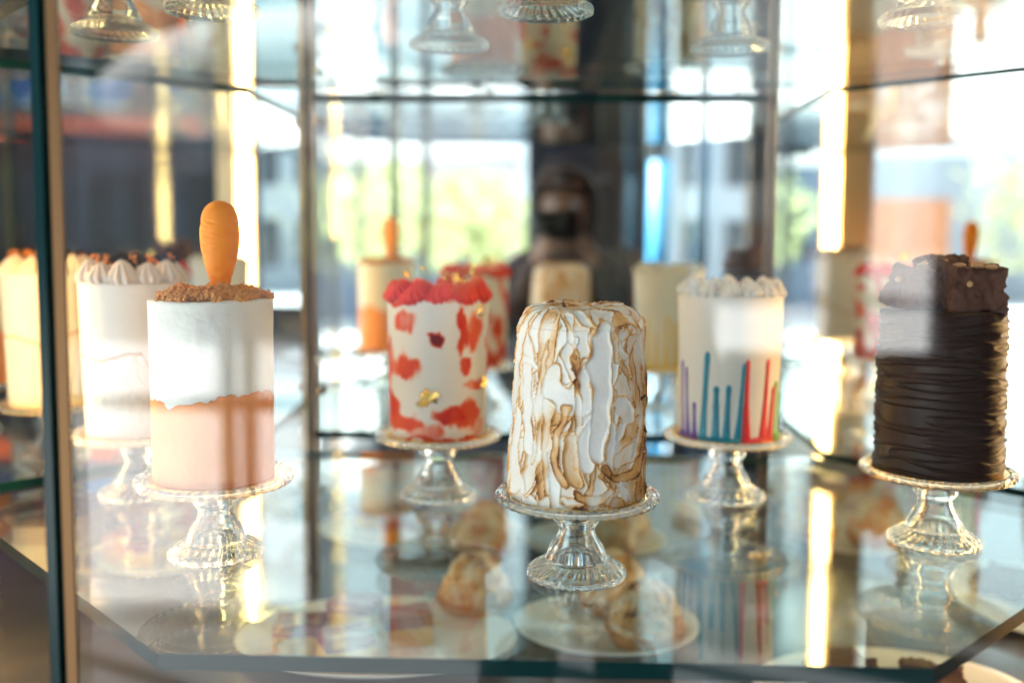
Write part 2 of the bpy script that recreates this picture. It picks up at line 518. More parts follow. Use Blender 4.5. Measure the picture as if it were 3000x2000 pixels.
# little burnt peaks pulled out of the meringue
M['burnt'] = principled('burnt_meringue_tip', (0.10, 0.035, 0.012), 0.5)
for (a, z, r, ln, dx, dz) in ((-0.50, 0.1615, 0.030, 0.008, -0.6, 1.0), (1.25, 0.062, 0.0560, 0.006, 0.5, -0.9), (1.22, 0.088, 0.0550, 0.004, 0.5, 0.5)):
    bm = bmesh.new()
    lathe(bm, [(0.0026, -0.002), (0.0017, ln * 0.3), (0.0009, ln * 0.7), (0, ln)], 10, lambda r_, z_, a_, i: (r_, z_))
    for v in bm.verts: v.co.x += 14 * max(0, v.co.z) ** 2
    d = Vector((dx * abs(math.sin(a)) + 0.2 * math.sin(a), -0.4 * math.cos(a), dz)).normalized()
    from_bm('meringue_peak', bm, M['burnt'], c, (r * math.sin(a) + 0.018 * z, -r * math.cos(a), z), d.to_track_quat('Z', 'X').to_euler())

# ------------------------------------------------------------------ carrot cake
def two_tone_mat():
    m, N, L = new_mat('white_over_peach_icing')
    out = N.new('ShaderNodeOutputMaterial'); p = N.new('ShaderNodeBsdfPrincipled'); L.new(p.outputs[0], out.inputs[0])
    a = N.new('ShaderNodeAttribute'); a.attribute_name = 'level'
    tc = N.new('ShaderNodeTexCoord')
    n1 = N.new('ShaderNodeTexNoise'); n1.inputs['Scale'].default_value = 48; n1.inputs['Detail'].default_value = 8; n1.inputs['Roughness'].default_value = 0.65
    L.new(tc.outputs['Object'], n1.inputs['Vector'])
    ad = N.new('ShaderNodeMath'); ad.operation = 'MULTIPLY_ADD'; ad.inputs[1].default_value = 0.034; 
    L.new(n1.outputs['Fac'], ad.inputs[0]); L.new(a.outputs['Fac'], ad.inputs[2])
    mr = N.new('ShaderNodeMapRange'); mr.inputs['From Min'].default_value = 0.0168; mr.inputs['From Max'].default_value = 0.0176
    L.new(ad.outputs[0], mr.inputs['Value'])
    n2 = N.new('ShaderNodeTexNoise'); n2.inputs['Scale'].default_value = 30; n2.inputs['Detail'].default_value = 4
    L.new(tc.outputs['Object'], n2.inputs['Vector'])
    rp = ramp(N, [(0.3, (0.98, 0.36, 0.13)), (0.7, (1.0, 0.41, 0.16))])
    L.new(n2.outputs['Fac'], rp.inputs[0])
    edge = N.new('ShaderNodeMapRange'); edge.inputs['From Min'].default_value = 0.0148; edge.inputs['From Max'].default_value = 0.0165
    L.new(ad.outputs[0], edge.inputs['Value'])
    me = N.new('ShaderNodeMix'); me.data_type = 'RGBA'; me.inputs['B'].default_value = (0.96, 0.30, 0.08, 1)
    L.new(edge.outputs[0], me.inputs['Factor']); L.new(rp.outputs[0], me.inputs['A'])
    mx = N.new('ShaderNodeMix'); mx.data_type = 'RGBA'; mx.inputs['B'].default_value = (0.84, 0.82, 0.76, 1)
    L.new(mr.outputs[0], mx.inputs['Factor']); L.new(me.outputs['Result'], mx.inputs['A']); L.new(mx.outputs['Result'], p.inputs['Base Color'])
    b = N.new('ShaderNodeBump'); b.inputs['Strength'].default_value = 0.8; b.inputs['Distance'].default_value = 0.0016
    hs = N.new('ShaderNodeMath'); hs.operation = 'ADD'
    n3 = N.new('ShaderNodeTexNoise'); n3.inputs['Scale'].default_value = 110; n3.inputs['Detail'].default_value = 3
    L.new(tc.outputs['Object'], n3.inputs['Vector'])
    L.new(mr.outputs[0], hs.inputs[0]); L.new(n3.outputs['Fac'], hs.inputs[1]); L.new(hs.outputs[0], b.inputs['Height']); L.new(b.outputs[0], p.inputs['Normal'])
    p.inputs['Roughness'].default_value = 0.5; p.inputs['Specular IOR Level'].default_value = 0.35
    p.inputs['Subsurface Weight'].default_value = 0.2; p.inputs['Subsurface Radius'].default_value = (1, 0.8, 0.6); p.inputs['Subsurface Scale'].default_value = 0.003
    return m
M['two_tone'] = two_tone_mat()

def carrot_mesh(scale=1.0):
    vs = []; fs = []
    prof = [(0.0, 0.0060), (0.004, 0.0072), (0.010, 0.0090), (0.018, 0.0113), (0.027, 0.0138), (0.037, 0.0161), (0.047, 0.0172), (0.056, 0.0176),
            (0.064, 0.0168), (0.071, 0.0153), (0.0765, 0.0128), (0.080, 0.0092), (0.0822, 0.0046)]
    zz = np.interp(np.linspace(0, 1, 90), np.linspace(0, 1, len(prof)), [p[0] for p in prof])
    rr = np.interp(zz, [p[0] for p in prof], [p[1] for p in prof])
    rr = np.convolve(np.pad(rr, 3, mode='edge'), np.ones(7) / 7, 'valid'); rr[-4:] = np.interp(zz[-4:], [p[0] for p in prof], [p[1] for p in prof])
    rng = random.Random(5)
    creases = [(rng.uniform(-PI, PI), rng.uniform(0.004, 0.066), rng.uniform(0.25, 0.55), rng.uniform(-0.02, 0.05)) for _ in range(46)]
    creases += [(-0.55, 0.064, 0.5, 0.003), (0.15, 0.055, 0.45, 0.0), (-0.35, 0.046, 0.5, 0.002), (-0.1, 0.041, 0.5, 0.002), (0.7, 0.049, 0.4, 0.001),
                (0.75, 0.031, 0.4, 0.0), (0.1, 0.023, 0.5, 0.001), (0.8, 0.062, 0.3, 0.002), (-0.8, 0.020, 0.4, 0.001)]
    nt = 140
    for i, (z, r) in enumerate(zip(zz, rr)):
        for k in range(nt):
            a = 2 * PI * k / nt; aa = a if a <= PI else a - 2 * PI
            d = 0.0
            for (ca, cz, cw, sl) in creases:
                da = (aa - ca + PI) % (2 * PI) - PI
                if abs(da) < cw:
                    q = (z - cz + da * (0.002 + sl * 0.05)) / 0.0009
                    if abs(q) < 3: d -= 0.0013 * math.exp(-q * q) * (1 - (da / cw) ** 2)
            rad = r + d + 0.0003 * N3(math.sin(a) * 2, math.cos(a) * 2, z * 60)
            vs.append((rad * math.sin(a), -rad * 0.9 * math.cos(a), z))
    for i in range(len(zz) - 1):
        for k in range(nt):
            l = (k + 1) % nt
            fs.append((i * nt + k, i * nt + l, (i + 1) * nt + l, (i + 1) * nt + k))
    n = len(vs); vs.append((0, 0, 0.0828))
    for k in range(nt): fs.append(((len(zz) - 1) * nt + k, (len(zz) - 1) * nt + (k + 1) % nt, n))
    n = len(vs); vs.append((0, 0, -0.002))
    for k in range(nt): fs.append(((k + 1) % nt, k, n))
    return vs, fs

def crumbs_bm(R, n, seed, z0=0.0):
    rng = random.Random(seed)
    bm = bmesh.new()
    for i in range(n):
        rad = R * math.sqrt(rng.random()); a = rng.uniform(0, 2 * PI)
        edge = rad / R
        if edge > 0.86 and N3(math.cos(a) * 2.2, math.sin(a) * 2.2, seed) < 0.0: rad *= 0.8
        s = rng.uniform(0.0009, 0.0022) if rng.random() < 0.93 else rng.uniform(0.0024, 0.0038)
        z = z0 + rng.uniform(0, 1) ** 0.6 * 0.0125 * (1 - 0.75 * edge ** 4) * (0.75 + 0.5 * N3(rad * math.cos(a) * 60, rad * math.sin(a) * 60, seed)) + s * 0.2
        q = Matrix.Translation((rad * math.cos(a), rad * math.sin(a), z)) @ Matrix.Rotation(rng.uniform(0, 6), 4, Vector((rng.random(), rng.random(), rng.random() + 0.01)).normalized())
        r = bmesh.ops.create_icosphere(bm, subdivisions=1, radius=s, matrix=q)
        for v in r['verts']:
            v.co += Vector((rng.uniform(-1, 1), rng.uniform(-1, 1), rng.uniform(-1, 1))) * s * 0.35
    return bm

def make_carrot_cake(label, loc, rz, topper=True):
    c = thing('carrot_cake', label, 'cake', loc, rz)
    board(c, 0.0585)
    def disp(x, y, z, a, nzv):
        edge = 0.0
        d = 0.0006 * N3(x * 25, y * 25, z * 18) + 0.0003 * N3(x * 90, y * 90, z * 60)
        if z > 0.150: d += 0.0012 * sstep(0.150, 0.1605, z) * (0.4 + N3(x * 50, y * 50, 2))
        lv = z - (0.0765 + 0.004 * math.sin(a * 2 + 0.6) + 0.006 * N3(math.sin(a) * 3, math.cos(a) * 3, 4.0))
        return d, lv + 0.0
    b = cake_body('icing', 0.0535, 0.0540, 0.161, M['two_tone'], c, disp, nt=240, nz=110, ntop=14, e=0.0022, attr='level')
    b.location.z = 0.0022
    from_bm('crumb_topping', crumbs_bm(0.0530, 4200, 3), M['crumb'], c, (0, 0, 0.1632), shade=False)
    if topper:
        vs, fs = carrot_mesh()
        from_py('carrot_topper', vs, fs, M['orange'], c, (0.0080, 0.000, 0.1680), (math.radians(2), math.radians(0.5), 0.0))
    return c
car0 = make_carrot_cake('white and orange cake topped with crumbs and an upright fondant carrot', (*SPOTS['carrot'], CAKE_Z), face(*SPOTS['carrot']))

# ------------------------------------------------------------------ piped rosettes
def rosette_mesh(name, R, Hh, ribs, twist, sharp=0.24, droop=0.0):
    bm = bmesh.new()
    L = 18; n = ribs * 8
    prof = []
    for i in range(L):
        t = i / (L - 1)
        r = R * (0.86 + 0.20 * math.sin(min(1, t * 1.6) * PI)) * (1 - t ** 2.4) ** 0.62
        prof.append((max(r, 0.0004), Hh * (t ** 1.05)))
    def mod(r, z, a, i):
        t = i / (L - 1)
        rb = abs(math.cos(ribs * (a + twist * t) / 2)) ** 0.8
        return r * (1 - sharp + sharp * 1.25 * rb), z
    lathe(bm, prof, n, mod)
    top = bm.verts.new((0, 0, Hh * 1.03))
    bm.verts.ensure_lookup_table()
    ring = [v for v in bm.verts if v is not top][-n:]
    for k in range(n): bm.faces.new((ring[k], ring[(k + 1) % n], top))
    for v in bm.verts: v.co.x += droop * (max(0, v.co.z) / Hh) ** 2 * R
    me = bpy.data.meshes.new(name); bm.to_mesh(me); bm.free()
    for p in me.polygons: p.use_smooth = True
    return me

def ring_of(parent, me, mat, n, rad, z, name='piped_rosette', seed=0, tilt=0.0, a0=0.0, jit=0.08):
    rng = random.Random(seed)
    if not me.materials: me.materials.append(mat)
    for k in range(n):
        a = a0 + 2 * PI * k / n + rng.uniform(-0.03, 0.03)
        o = bpy.data.objects.new(name, me); COL.objects.link(o); o.parent = parent
        o.location = (rad * math.sin(a), -rad * math.cos(a), z)
        o.rotation_euler = (tilt + rng.uniform(-jit, jit), rng.uniform(-jit, jit), a + rng.uniform(-0.2, 0.2))
        s = rng.uniform(0.93, 1.07); o.scale = (s, s, s * rng.uniform(0.92, 1.1))

def leaf_flake(parent, loc, rot, size, seed):
    bm = bmesh.new()
    rng = random.Random(seed)
    n = 7
    g = [[None] * n for _ in range(n)]
    for i in range(n):
        for j in range(n):
            u, v = i / (n - 1) - 0.5, j / (n - 1) - 0.5
            g[i][j] = bm.verts.new((u * size + rng.uniform(-1, 1) * size * 0.06, v * size * 0.7 + rng.uniform(-1, 1) * size * 0.06,
                                    size * 0.16 * N3(u * 5 + seed, v * 5, seed) + rng.uniform(0, 1) * size * 0.04))
    for i in range(n - 1):
        for j in range(n - 1):
            u, v = (i + 0.5) / (n - 1) - 0.5, (j + 0.5) / (n - 1) - 0.5
            if u * u + v * v < 0.20 + 0.14 * N3(u * 4, v * 4, seed + 3):
                bm.faces.new((g[i][j], g[i + 1][j], g[i + 1][j + 1], g[i][j + 1]))
    bmesh.ops.delete(bm, geom=[v for v in bm.verts if not v.link_faces], context='VERTS')
    me_o = from_bm('gold_leaf', bm, M['gold_leaf'], parent, loc, rot, shade=False)
    s = me_o.modifiers.new('thick', 'SOLIDIFY'); s.thickness = 0.0002
    return me_o

# ------------------------------------------------------------------ white cake with red smears
M['red_smear'] = attr_mat('red_smeared_icing', 'stain', [(0.0, (0.82, 0.78, 0.70)), (0.16, (0.82, 0.52, 0.40)), (0.36, (0.78, 0.10, 0.03)), (0.75, (0.64, 0.022, 0.012)), (1.0, (0.20, 0.012, 0.015))],
                          rough=0.5, sss=0.2, bump=0.08, bump_scale=150, spec=0.35)
def pxr(x, y):      # measured on the cake: across (fraction of half width) and up (metres)
    return math.asin(max(-0.99, min(0.99, (x - 1288) / 143))), (1266 - y) / 394 * 0.150
BLOBS = []
for (x, y, w, hh, rot, st) in ((1195, 935, 34, 34, 0, 0.45), (1170, 880, 30, 14, 0, 0.6), (1283, 980, 20, 22, 0, 1.0), (1352, 960, 13, 75, -0.15, 0.72), (1388, 960, 26, 60, 0.1, 0.5),
                               (1365, 1055, 24, 28, 0.3, 0.68), (1192, 1060, 44, 42, -0.4, 0.55), (1385, 1110, 32, 18, 0.5, 0.42), (1185, 1215, 52, 30, -0.3, 0.6), (1240, 1240, 60, 22, -0.2, 0.32),
                               (1325, 1200, 66, 32, 0.5, 0.7), (1375, 1200, 38, 48, 0.2, 0.5), (1300, 1262, 130, 8, 0, 0.62), (1320, 880, 22, 8, 0, 0.45), (1405, 1240, 20, 25, 0, 0.3), (1150, 1200, 20, 40, 0, 0.6)):
    a, z = pxr(x, y)
    BLOBS.append((a, z, w / 143 / max(0.35, math.cos(a)), hh / 394 * 0.150, rot, st))
rb = random.Random(8)
for k in range(22):
    a = rb.uniform(1.2, 2 * PI - 1.2)
    BLOBS.append((a if a < PI else a - 2 * PI, rb.uniform(0.005, 0.14), rb.uniform(0.12, 0.4), rb.uniform(0.008, 0.03), rb.uniform(-0.5, 0.5), rb.uniform(0.4, 0.75)))
def stain_fn(x, y, z, a, nzv):
    if nzv > 0.8: return 0.0
    wn = noise.noise_vector(Vector((x * 70, y * 70, z * 55)))
    wf = noise.noise_vector(Vector((x * 220, y * 220, z * 160)))
    aa = a + wn.x * 0.14 + wf.x * 0.05; zz = z + wn.z * 0.006 + wf.z * 0.0022
    best = 0.0
    for (ca, cz, wa, hz, rot, st) in BLOBS:
        da = (aa - ca + PI) % (2 * PI) - PI
        dz = zz - cz
        u = da / wa + rot * dz / hz * 0.6; v = dz / hz - rot * da / wa * 0.6
        q = u * u + v * v
        if q < 1.6:
            tex = 1.0 if st > 0.9 else 0.85 + 0.45 * N3(x * 55, y * 55, z * 40) + 0.2 * N3(x * 160, y * 160, z * 60)
            best = max(best, st * tex * (1 - sstep(0.40, 1.25, q)))
    return best
def make_red_cake(label, loc, rz):
    c = thing('red_smear_cake', label, 'cake', loc, rz)
    board(c, 0.0585)
    def disp(x, y, z, a, nzv): return 0.0005 * N3(x * 25, y * 25, z * 18), stain_fn(x, y, z, a, nzv)
    b = cake_body('icing', 0.0532, 0.0560, 0.150, M['red_smear'], c, disp, nt=420, nz=190, ntop=10, e=0.003, attr='stain')
    b.location.z = 0.0022
    me = rosette_mesh('piped_rosette', 0.0165, 0.0225, 12, 0.9, 0.15, 0.55)
    ring_of(c, me, M['red_cream'], 11, 0.0430, 0.1500, seed=4, tilt=0.22)
    for (x, y, z, rx, ry, s, sd) in ((-0.034, -0.028, 0.178, 1.2, 0.3, 0.014, 1), (-0.016, -0.02, 0.183, 1.0, -0.4, 0.017, 2), (0.013, -0.040, 0.176, 0.9, 0.2, 0.022, 3),
                                     (0.022, -0.042, 0.173, 1.1, -0.6, 0.015, 4), (0.037, -0.02, 0.184, 1.4, 0.5, 0.018, 5)):
        leaf_flake(c, (x, y, z), (rx, ry, sd), s, sd)
    for (px, py, s, sd) in ((1262, 1140, 0.026, 8), (1240, 1160, 0.012, 9), (1405, 900, 0.020, 10), (1418, 1110, 0.020, 11)):
        a, z = pxr(px, py)
        leaf_flake(c, (0.0552 * math.sin(a), -0.0552 * math.cos(a), z + 0.0022), (PI / 2, 0, a), s, sd)
    return c
red0 = make_red_cake('white cake smeared with red and topped by red piped swirls and gold leaf', (*SPOTS['red'], CAKE_Z), face(*SPOTS['red']))

# ------------------------------------------------------------------ rainbow drip cake
def drip_mesh(w0, w1, ln):
    """a run of icing climbing from the foot: wide and thick at the base, round at its tip"""
    bm = bmesh.new()
    n, m = 26, 12
    rows = []
    for i in range(n):
        t = i / (n - 1)
        w = (w1 + (w0 - w1) * (1 - t) ** 3.2) * (1 + 0.16 * N3(t * 5 + ln * 90, ln * 300, 1)) * (1.12 if t > 0.86 else 1.0)
        if t > 0.93: w *= math.sqrt(max(0.02, 1 - ((t - 0.93) / 0.07) ** 2))
        th = 0.0021 * (0.7 + 0.3 * t) * (1 if t < 0.93 else math.sqrt(max(0.02, 1 - ((t - 0.93) / 0.07) ** 2)))
        rows.append([(w * math.cos(PI * j / (m - 1)), th * math.sin(PI * j / (m - 1)), ln * t) for j in range(m)])
    return rows
def add_drip(parent, a, R, w0, w1, ln, mat, lean=0.0):
    rows = drip_mesh(w0, w1, ln)
    vs = []; fs = []
    n, m = len(rows), len(rows[0])
    for i, row in enumerate(rows):
        Rz = R + 0.0040 * (row[0][2] / 0.155)
        for (u, th, z) in row:
            aa = a + (u + lean * z) / R
            rr = Rz + th - 0.0006
            vs.append((rr * math.sin(aa), -rr * math.cos(aa), z))
    for i in range(n - 1):
        for j in range(m - 1):
            fs.append((i * m + j, i * m + j + 1, (i + 1) * m + j + 1, (i + 1) * m + j))
    return from_py('icing_drip', vs, [f[::-1] for f in fs], mat, parent, (0, 0, 0.0024))
def puddle(parent, a0, a1, R, mat):
    vs = []; fs = []
    n = 24; m = 7
    for i in range(n):
        t = i / (n - 1); a = a0 + (a1 - a0) * t
        en = min(1, min(t, 1 - t) * 8 + 0.25)
        wv = 1 + 0.35 * N3(a * 4, 1, 2)
        for j in range(m):
            b = (PI / 2) * j / (m - 1)
            rr = R + 0.0045 * en * wv * math.cos(b) - 0.0006; z = 0.0040 * en * wv * math.sin(b)
            vs.append((rr * math.sin(a), -rr * math.cos(a), z))
    for i in range(n - 1):
        for j in range(m - 1):
            fs.append((i * m + j, (i + 1) * m + j, (i + 1) * m + j + 1, i * m + j + 1))
    return from_py('icing_pool', vs, fs, mat, parent, (0, 0, 0.0023))
def make_rainbow(label, loc, rz):
    c = thing('rainbow_drip_cake', label, 'cake', loc, rz)
    board(c, 0.0590)
    def disp(x, y, z, a, nzv): return 0.0005 * N3(x * 22, y * 22, z * 15)
    b = cake_body('icing', 0.0530, 0.0572, 0.155, M['white_cream'], c, disp, nt=140, nz=60, ntop=8, e=0.003)
    b.location.z = 0.0022
    drips = [(-1.42, 'yellow', 0.075), (-1.15, 'purple', 0.084), (-0.92, 'purple', 0.078), (-0.72, 'purple', 0.040), (-0.52, 'teal', 0.097), (-0.24, 'teal', 0.060), (-0.03, 'teal', 0.062), (0.21, 'teal', 0.086),
             (0.36, 'red', 0.090), (0.78, 'red', 0.090), (1.00, 'red', 0.058), (1.18, 'green', 0.064), (1.45, 'green', 0.05), (1.7, 'green', 0.07), (1.95, 'green', 0.045), (2.15, 'orange', 0.09), (2.4, 'orange', 0.10),
             (2.65, 'orange', 0.075), (2.9, 'orange', 0.095), (3.2, 'yellow', 0.08), (3.5, 'yellow', 0.09), (3.8, 'yellow', 0.06), (4.1, 'yellow', 0.08), (4.4, 'yellow', 0.07), (4.65, 'yellow', 0.05)]
    for i, (a, k, ln) in enumerate(drips):
        add_drip(c, a, 0.0532, 0.0056 if k != 'red' else 0.0076, (0.0025 if k != 'red' else 0.0034) * (1 + 0.25 * math.sin(i * 5.3)), ln, M['drip_' + k], lean=0.03 * math.sin(i * 2.1) + (0.03 if k in ('red', 'teal') else 0.0))
    for (a0, a1, k) in ((-1.60, -1.26, 'yellow'), (-1.27, -0.62, 'purple'), (-0.63, 0.29, 'teal'), (0.28, 1.08, 'red'), (1.07, 2.05, 'green'), (2.04, 3.05, 'orange'), (3.04, 4.70, 'yellow')):
        puddle(c, a0, a1, 0.0532, M['drip_' + k])
    me = rosette_mesh('piped_rosette', 0.0128, 0.0195, 8, 0.35, 0.26, 0.15)
    ring_of(c, me, M['ivory_cream'], 14, 0.0462, 0.1560, seed=9, jit=0.22)
    bm = bmesh.new(); rng = random.Random(4)
    for k in range(190):
        a = rng.uniform(0, 2 * PI); r = rng.uniform(0.030, 0.059)
        q = Matrix.Translation((r * math.sin(a), -r * math.cos(a), 0.156 + rng.uniform(0.010, 0.021) * (1 - abs(r - 0.0465) / 0.022))) @ Matrix.Rotation(rng.uniform(0, 6), 4, 'X') @ Matrix.Rotation(rng.uniform(0, 6), 4, 'Y') @ Matrix.Diagonal((0.6, 0.6, 1.8, 1))
        r_ = bmesh.ops.create_icosphere(bm, subdivisions=1, radius=0.0009, matrix=q)
        mi = rng.randrange(6)
        for v in r_['verts']:
            for f in v.link_faces: f.material_index = mi
    tag(from_bm('sprinkles', bm, [M['drip_' + k] for k in DRIP], c), kind='stuff')
    return c
make_rainbow('white cake with rainbow icing drips rising from its foot and sprinkled piping', (*SPOTS['rainbow'], CAKE_Z), face(*SPOTS['rainbow']))

# ------------------------------------------------------------------ chocolate cake
c = thing('chocolate_cake', 'dark ridged chocolate cake with brownie chunks on top', 'cake', (*SPOTS['choc'], CAKE_Z), face(*SPOTS['choc']))
board(c, 0.0620)
def choc_disp(x, y, z, a, nzv):
    ca, sa = math.cos(a), math.sin(a)
    zz = z + 0.0012 * N3(ca * 1.5, sa * 1.5, z * 30) + 0.0010 * a / PI
    n1 = N3(ca * 0.9 + 3, sa * 0.9, zz * 125)
    n2 = N3(ca * 2.2 + 9, sa * 2.2, zz * 240)
    r1 = max(0.0, 1 - abs(n1) * 5.0) ** 1.2
    r2 = max(0.0, 1 - abs(n2) * 4.0) ** 1.6 * sstep(-0.1, 0.3, N3(ca * 1.5, sa * 1.5, z * 14))
    d = 0.0020 * r1 + 0.0007 * r2 + 0.0010 * N3(ca * 2, sa * 2, z * 25)
    if nzv > 0.5: d = 0.0006 * N3(x * 60, y * 60, 3)
    elif z > 0.145: d += 0.0012 * N3(ca * 6, sa * 6, z * 60)
    return d
b = cake_body('chocolate_icing', 0.0575, 0.0555, 0.152, M['choc'], c, choc_disp, nt=300, nz=320, ntop=14, e=0.004)
b.location.z = 0.0022
def chunk_mesh(sx, sy, sz, seed):
    bm = bmesh.new()
    bmesh.ops.create_cube(bm, size=1.0)
    bmesh.ops.subdivide_edges(bm, edges=bm.edges[:], cuts=26, use_grid_fill=True)
    for v in bm.verts:
        p = Vector((v.co.x * sx, v.co.y * sy, v.co.z * sz))
        n = Vector((v.co.x ** 9, v.co.y ** 9, v.co.z ** 9)).normalized()
        d = 0.0075 * N3(p.x * 42 + seed, p.y * 42, p.z * 42) + 0.0022 * N3(p.x * 190 + seed, p.y * 190, p.z * 190) + 0.0008 * N3(p.x * 420 + seed, p.y * 420, p.z * 420)
        pit = N3(p.x * 150 + seed, p.y * 150 + 5, p.z * 150)
        if pit > 0.15: d -= 0.0042 * sstep(0.15, 0.45, pit) * (1.0 if abs(n.x) > 0.6 else 0.45)
        rd = 1 - 0.10 * max(0, abs(v.co.x) * 2 - 0.75) * max(0, abs(v.co.z) * 2 - 0.75) * 8
        v.co = Vector((p.x * rd, p.y * rd, p.z)) + n * d
    return bm
for (sx, sy, sz, x, y, z, rx, ry, rz, sd) in ((0.049, 0.036, 0.042, 0.0235, -0.016, 0.175, 0.05, 0.04, 0.38, 1), (0.038, 0.032, 0.036, -0.026, -0.016, 0.173, -0.18, 0.16, -0.65, 5),
                                              (0.046, 0.040, 0.042, -0.002, 0.018, 0.180, 0.16, -0.20, 0.3, 9)):
    ch = from_bm('brownie_chunk', chunk_mesh(sx, sy, sz, sd), M['brownie'], c, (x, y, z), (rx, ry, rz))
    bm = bmesh.new()
    rng = random.Random(sd)
    for k in range(3):
        bmesh.ops.create_icosphere(bm, subdivisions=2, radius=0.0042, matrix=Matrix.Translation((rng.uniform(-0.4, 0.4) * sx, -0.3 * sy + rng.uniform(-0.1, 0.3) * sy, sz * 0.49)) @ Matrix.Diagonal((1.5, 0.8, 0.6, 1)))
    bmesh.ops.create_icosphere(bm, subdivisions=2, radius=0.003, matrix=Matrix.Translation((-0.2 * sx, -0.49 * sy, 0.005)))
    for v in bm.verts: v.co += v.co.normalized() * 0.0008 * N3(v.co.x * 400, v.co.y * 400, v.co.z * 400)
    from_bm('walnut_piece', bm, M['nut'], ch)

# ------------------------------------------------------------------ white cake with the caramel line
def caramel_mat():
    m = attr_mat('white_icing_with_caramel_line', 'line', [(0.0, (0.83, 0.79, 0.71)), (0.42, (0.80, 0.74, 0.64)), (0.60, (0.45, 0.16, 0.045)), (0.78, (0.58, 0.22, 0.06)), (1.0, (0.72, 0.65, 0.56))],
                 rough=0.6, sss=0.15, bump=0.5, bump_scale=190, spec=0.3)
    return m
M['caramel_line'] = caramel_mat()
c = thing('caramel_line_cake', 'white cake with rough lower half, wavy caramel line and cookie shards, behind the carrot cake', 'cake', (*SPOTS['caramel'], CAKE_Z), face(*SPOTS['caramel']))
board(c, 0.0590)
def line_z(a):
    k = np.interp(a, [-3.15, -2.2, -1.57, -1.1, -0.65, -0.42, -0.1, 0.12, 0.25, 0.40, 0.62, 1.2, 1.9, 2.6, 3.15], [0.098, 0.078, 0.090, 0.086, 0.083, 0.087, 0.092, 0.090, 0.076, 0.066, 0.056, 0.053, 0.072, 0.10, 0.098])
    return float(k) + 0.0022 * N3(math.sin(a) * 7, math.cos(a) * 7, 3)
def car_disp(x, y, z, a, nzv):
    if nzv > 0.5: return 0.0, 0.0
    lz = line_z(a); q = z - lz
    low = 1 - sstep(-0.003, 0.001, q)
    d = low * (-0.0004 + 0.0009 * N3(x * 150, y * 150, z * 70) + 0.0006 * N3(x * 300, y * 300, z * 300)) + 0.0010 * math.exp(-(q / 0.0016) ** 2)
    ln = math.exp(-(q / 0.0024) ** 2)
    base = 0.0 if q > 0 else 0.15 + 0.12 * N3(x * 200, y * 200, z * 200)
    t = max(base, 0.66 * ln)
    return d, max(0, min(0.8, t))
b = cake_body('icing', 0.0530, 0.0570, 0.166, M['caramel_line'], c, car_disp, nt=320, nz=170, ntop=8, e=0.003, attr='line')
b.location.z = 0.0022
me = rosette_mesh('piped_rosette', 0.0152, 0.0235, 10, 0.15, 0.26, 0.0)
ring_of(c, me, M['mauve_cream'], 11, 0.0430, 0.1672, seed=2, a0=-0.25)
rng = random.Random(31)
for k, (x, y, rx, ry, rz) in enumerate(((-0.012, -0.034, 1.25, 0.2, 0.1), (0.030, -0.028, 1.3, 0.6, 0.4), (-0.030, 0.004, 1.4, -0.3, -0.5), (0.006, 0.0, 1.2, 0.4, 0.8), (0.035, 0.02, 1.3, -0.2, 0.2), (-0.01, 0.035, 1.35, 0.1, -0.2))):
    bm = bmesh.new()
    ang = [rng.uniform(0, 0.25) + i * 0.55 for i in range(6)]
    prism(bm, [(0.0155 * math.cos(t_), 0.0155 * math.sin(t_)) for t_ in ang], -0.0022, 0.0022)
    from_bm('cookie_shard', bm, M['cookie'], c, (x, y, 0.184), (rx, ry, rz), shade=False)
bm = bmesh.new()
for k in range(60):
    a = rng.uniform(0, 2 * PI); r = rng.choice([rng.uniform(0.02, 0.045)])
    g = round(a / 1.1) * 1.1; a = g + rng.uniform(-0.16, 0.16)
    r_ = bmesh.ops.create_icosphere(bm, subdivisions=1, radius=rng.uniform(0.0014, 0.0032), matrix=Matrix.Translation((r * math.sin(a), -r * math.cos(a), 0.188 + rng.uniform(0, 0.008))))
    for v in r_['verts']: v.co += Vector((rng.uniform(-1, 1), rng.uniform(-1, 1), rng.uniform(-1, 1))) * 0.001
from_bm('toasted_crumbs', bm, M['caramel_bit'], c, shade=False)

# ------------------------------------------------------------------ cakes on the upper shelf (the mirror shows them)
UZ = UPPER + 0.0713
dup(red0, (-0.001, 0.922, UZ), 2.6, 'red smeared cake on the upper shelf, its foot seen in the mirror')
up = dup(car0, (-0.105, 1.085, UZ), 1.2, 'white and orange cake on the upper shelf seen in the mirror')
for ch in list(up.children):
    if ch.name.startswith('carrot_topper'): bpy.data.objects.remove(ch)
c = thing('meringue_cake', 'torched meringue cake on the upper shelf seen in the mirror', 'cake', (0.198, 1.107, UZ), 0.6)
board(c, 0.0575)
M['meringue_caramel'] = M['meringue']
b = meringue_body('meringue_icing', 0.0560, 0.0540, 0.155, c, 4.0, 0.0, nt=160, nz=70, ntop=12, e=0.012, extra=0.10)
b.location.z = 0.0022

# ------------------------------------------------------------------ the display case
case = thing('display_case', 'tall mirrored display case with clear glass front, glass shelves and warm light strips', 'display case', (0, 0, 0))
def part(name, bm, mat, loc=(0, 0, 0), parent=case, shade=False): return from_bm(name, bm, mat, parent, loc, shade=shade)
Z0, Z1 = DECK - 0.04, H + 0.80
OUT = [(-0.270, 0.668), (0.268, 0.668), (0.565, 0.965), (0.565, 1.100), (0.350, 1.315), (-0.358, 1.315), (-0.605, 1.068), (-0.605, 1.003)]
for z in (SHELF, UPPER):
    bm = bmesh.new(); prism(bm, OUT, z - 0.012, z, 0, 1)
    part('glass_shelf', bm, [M['shelf'], M['edge']])
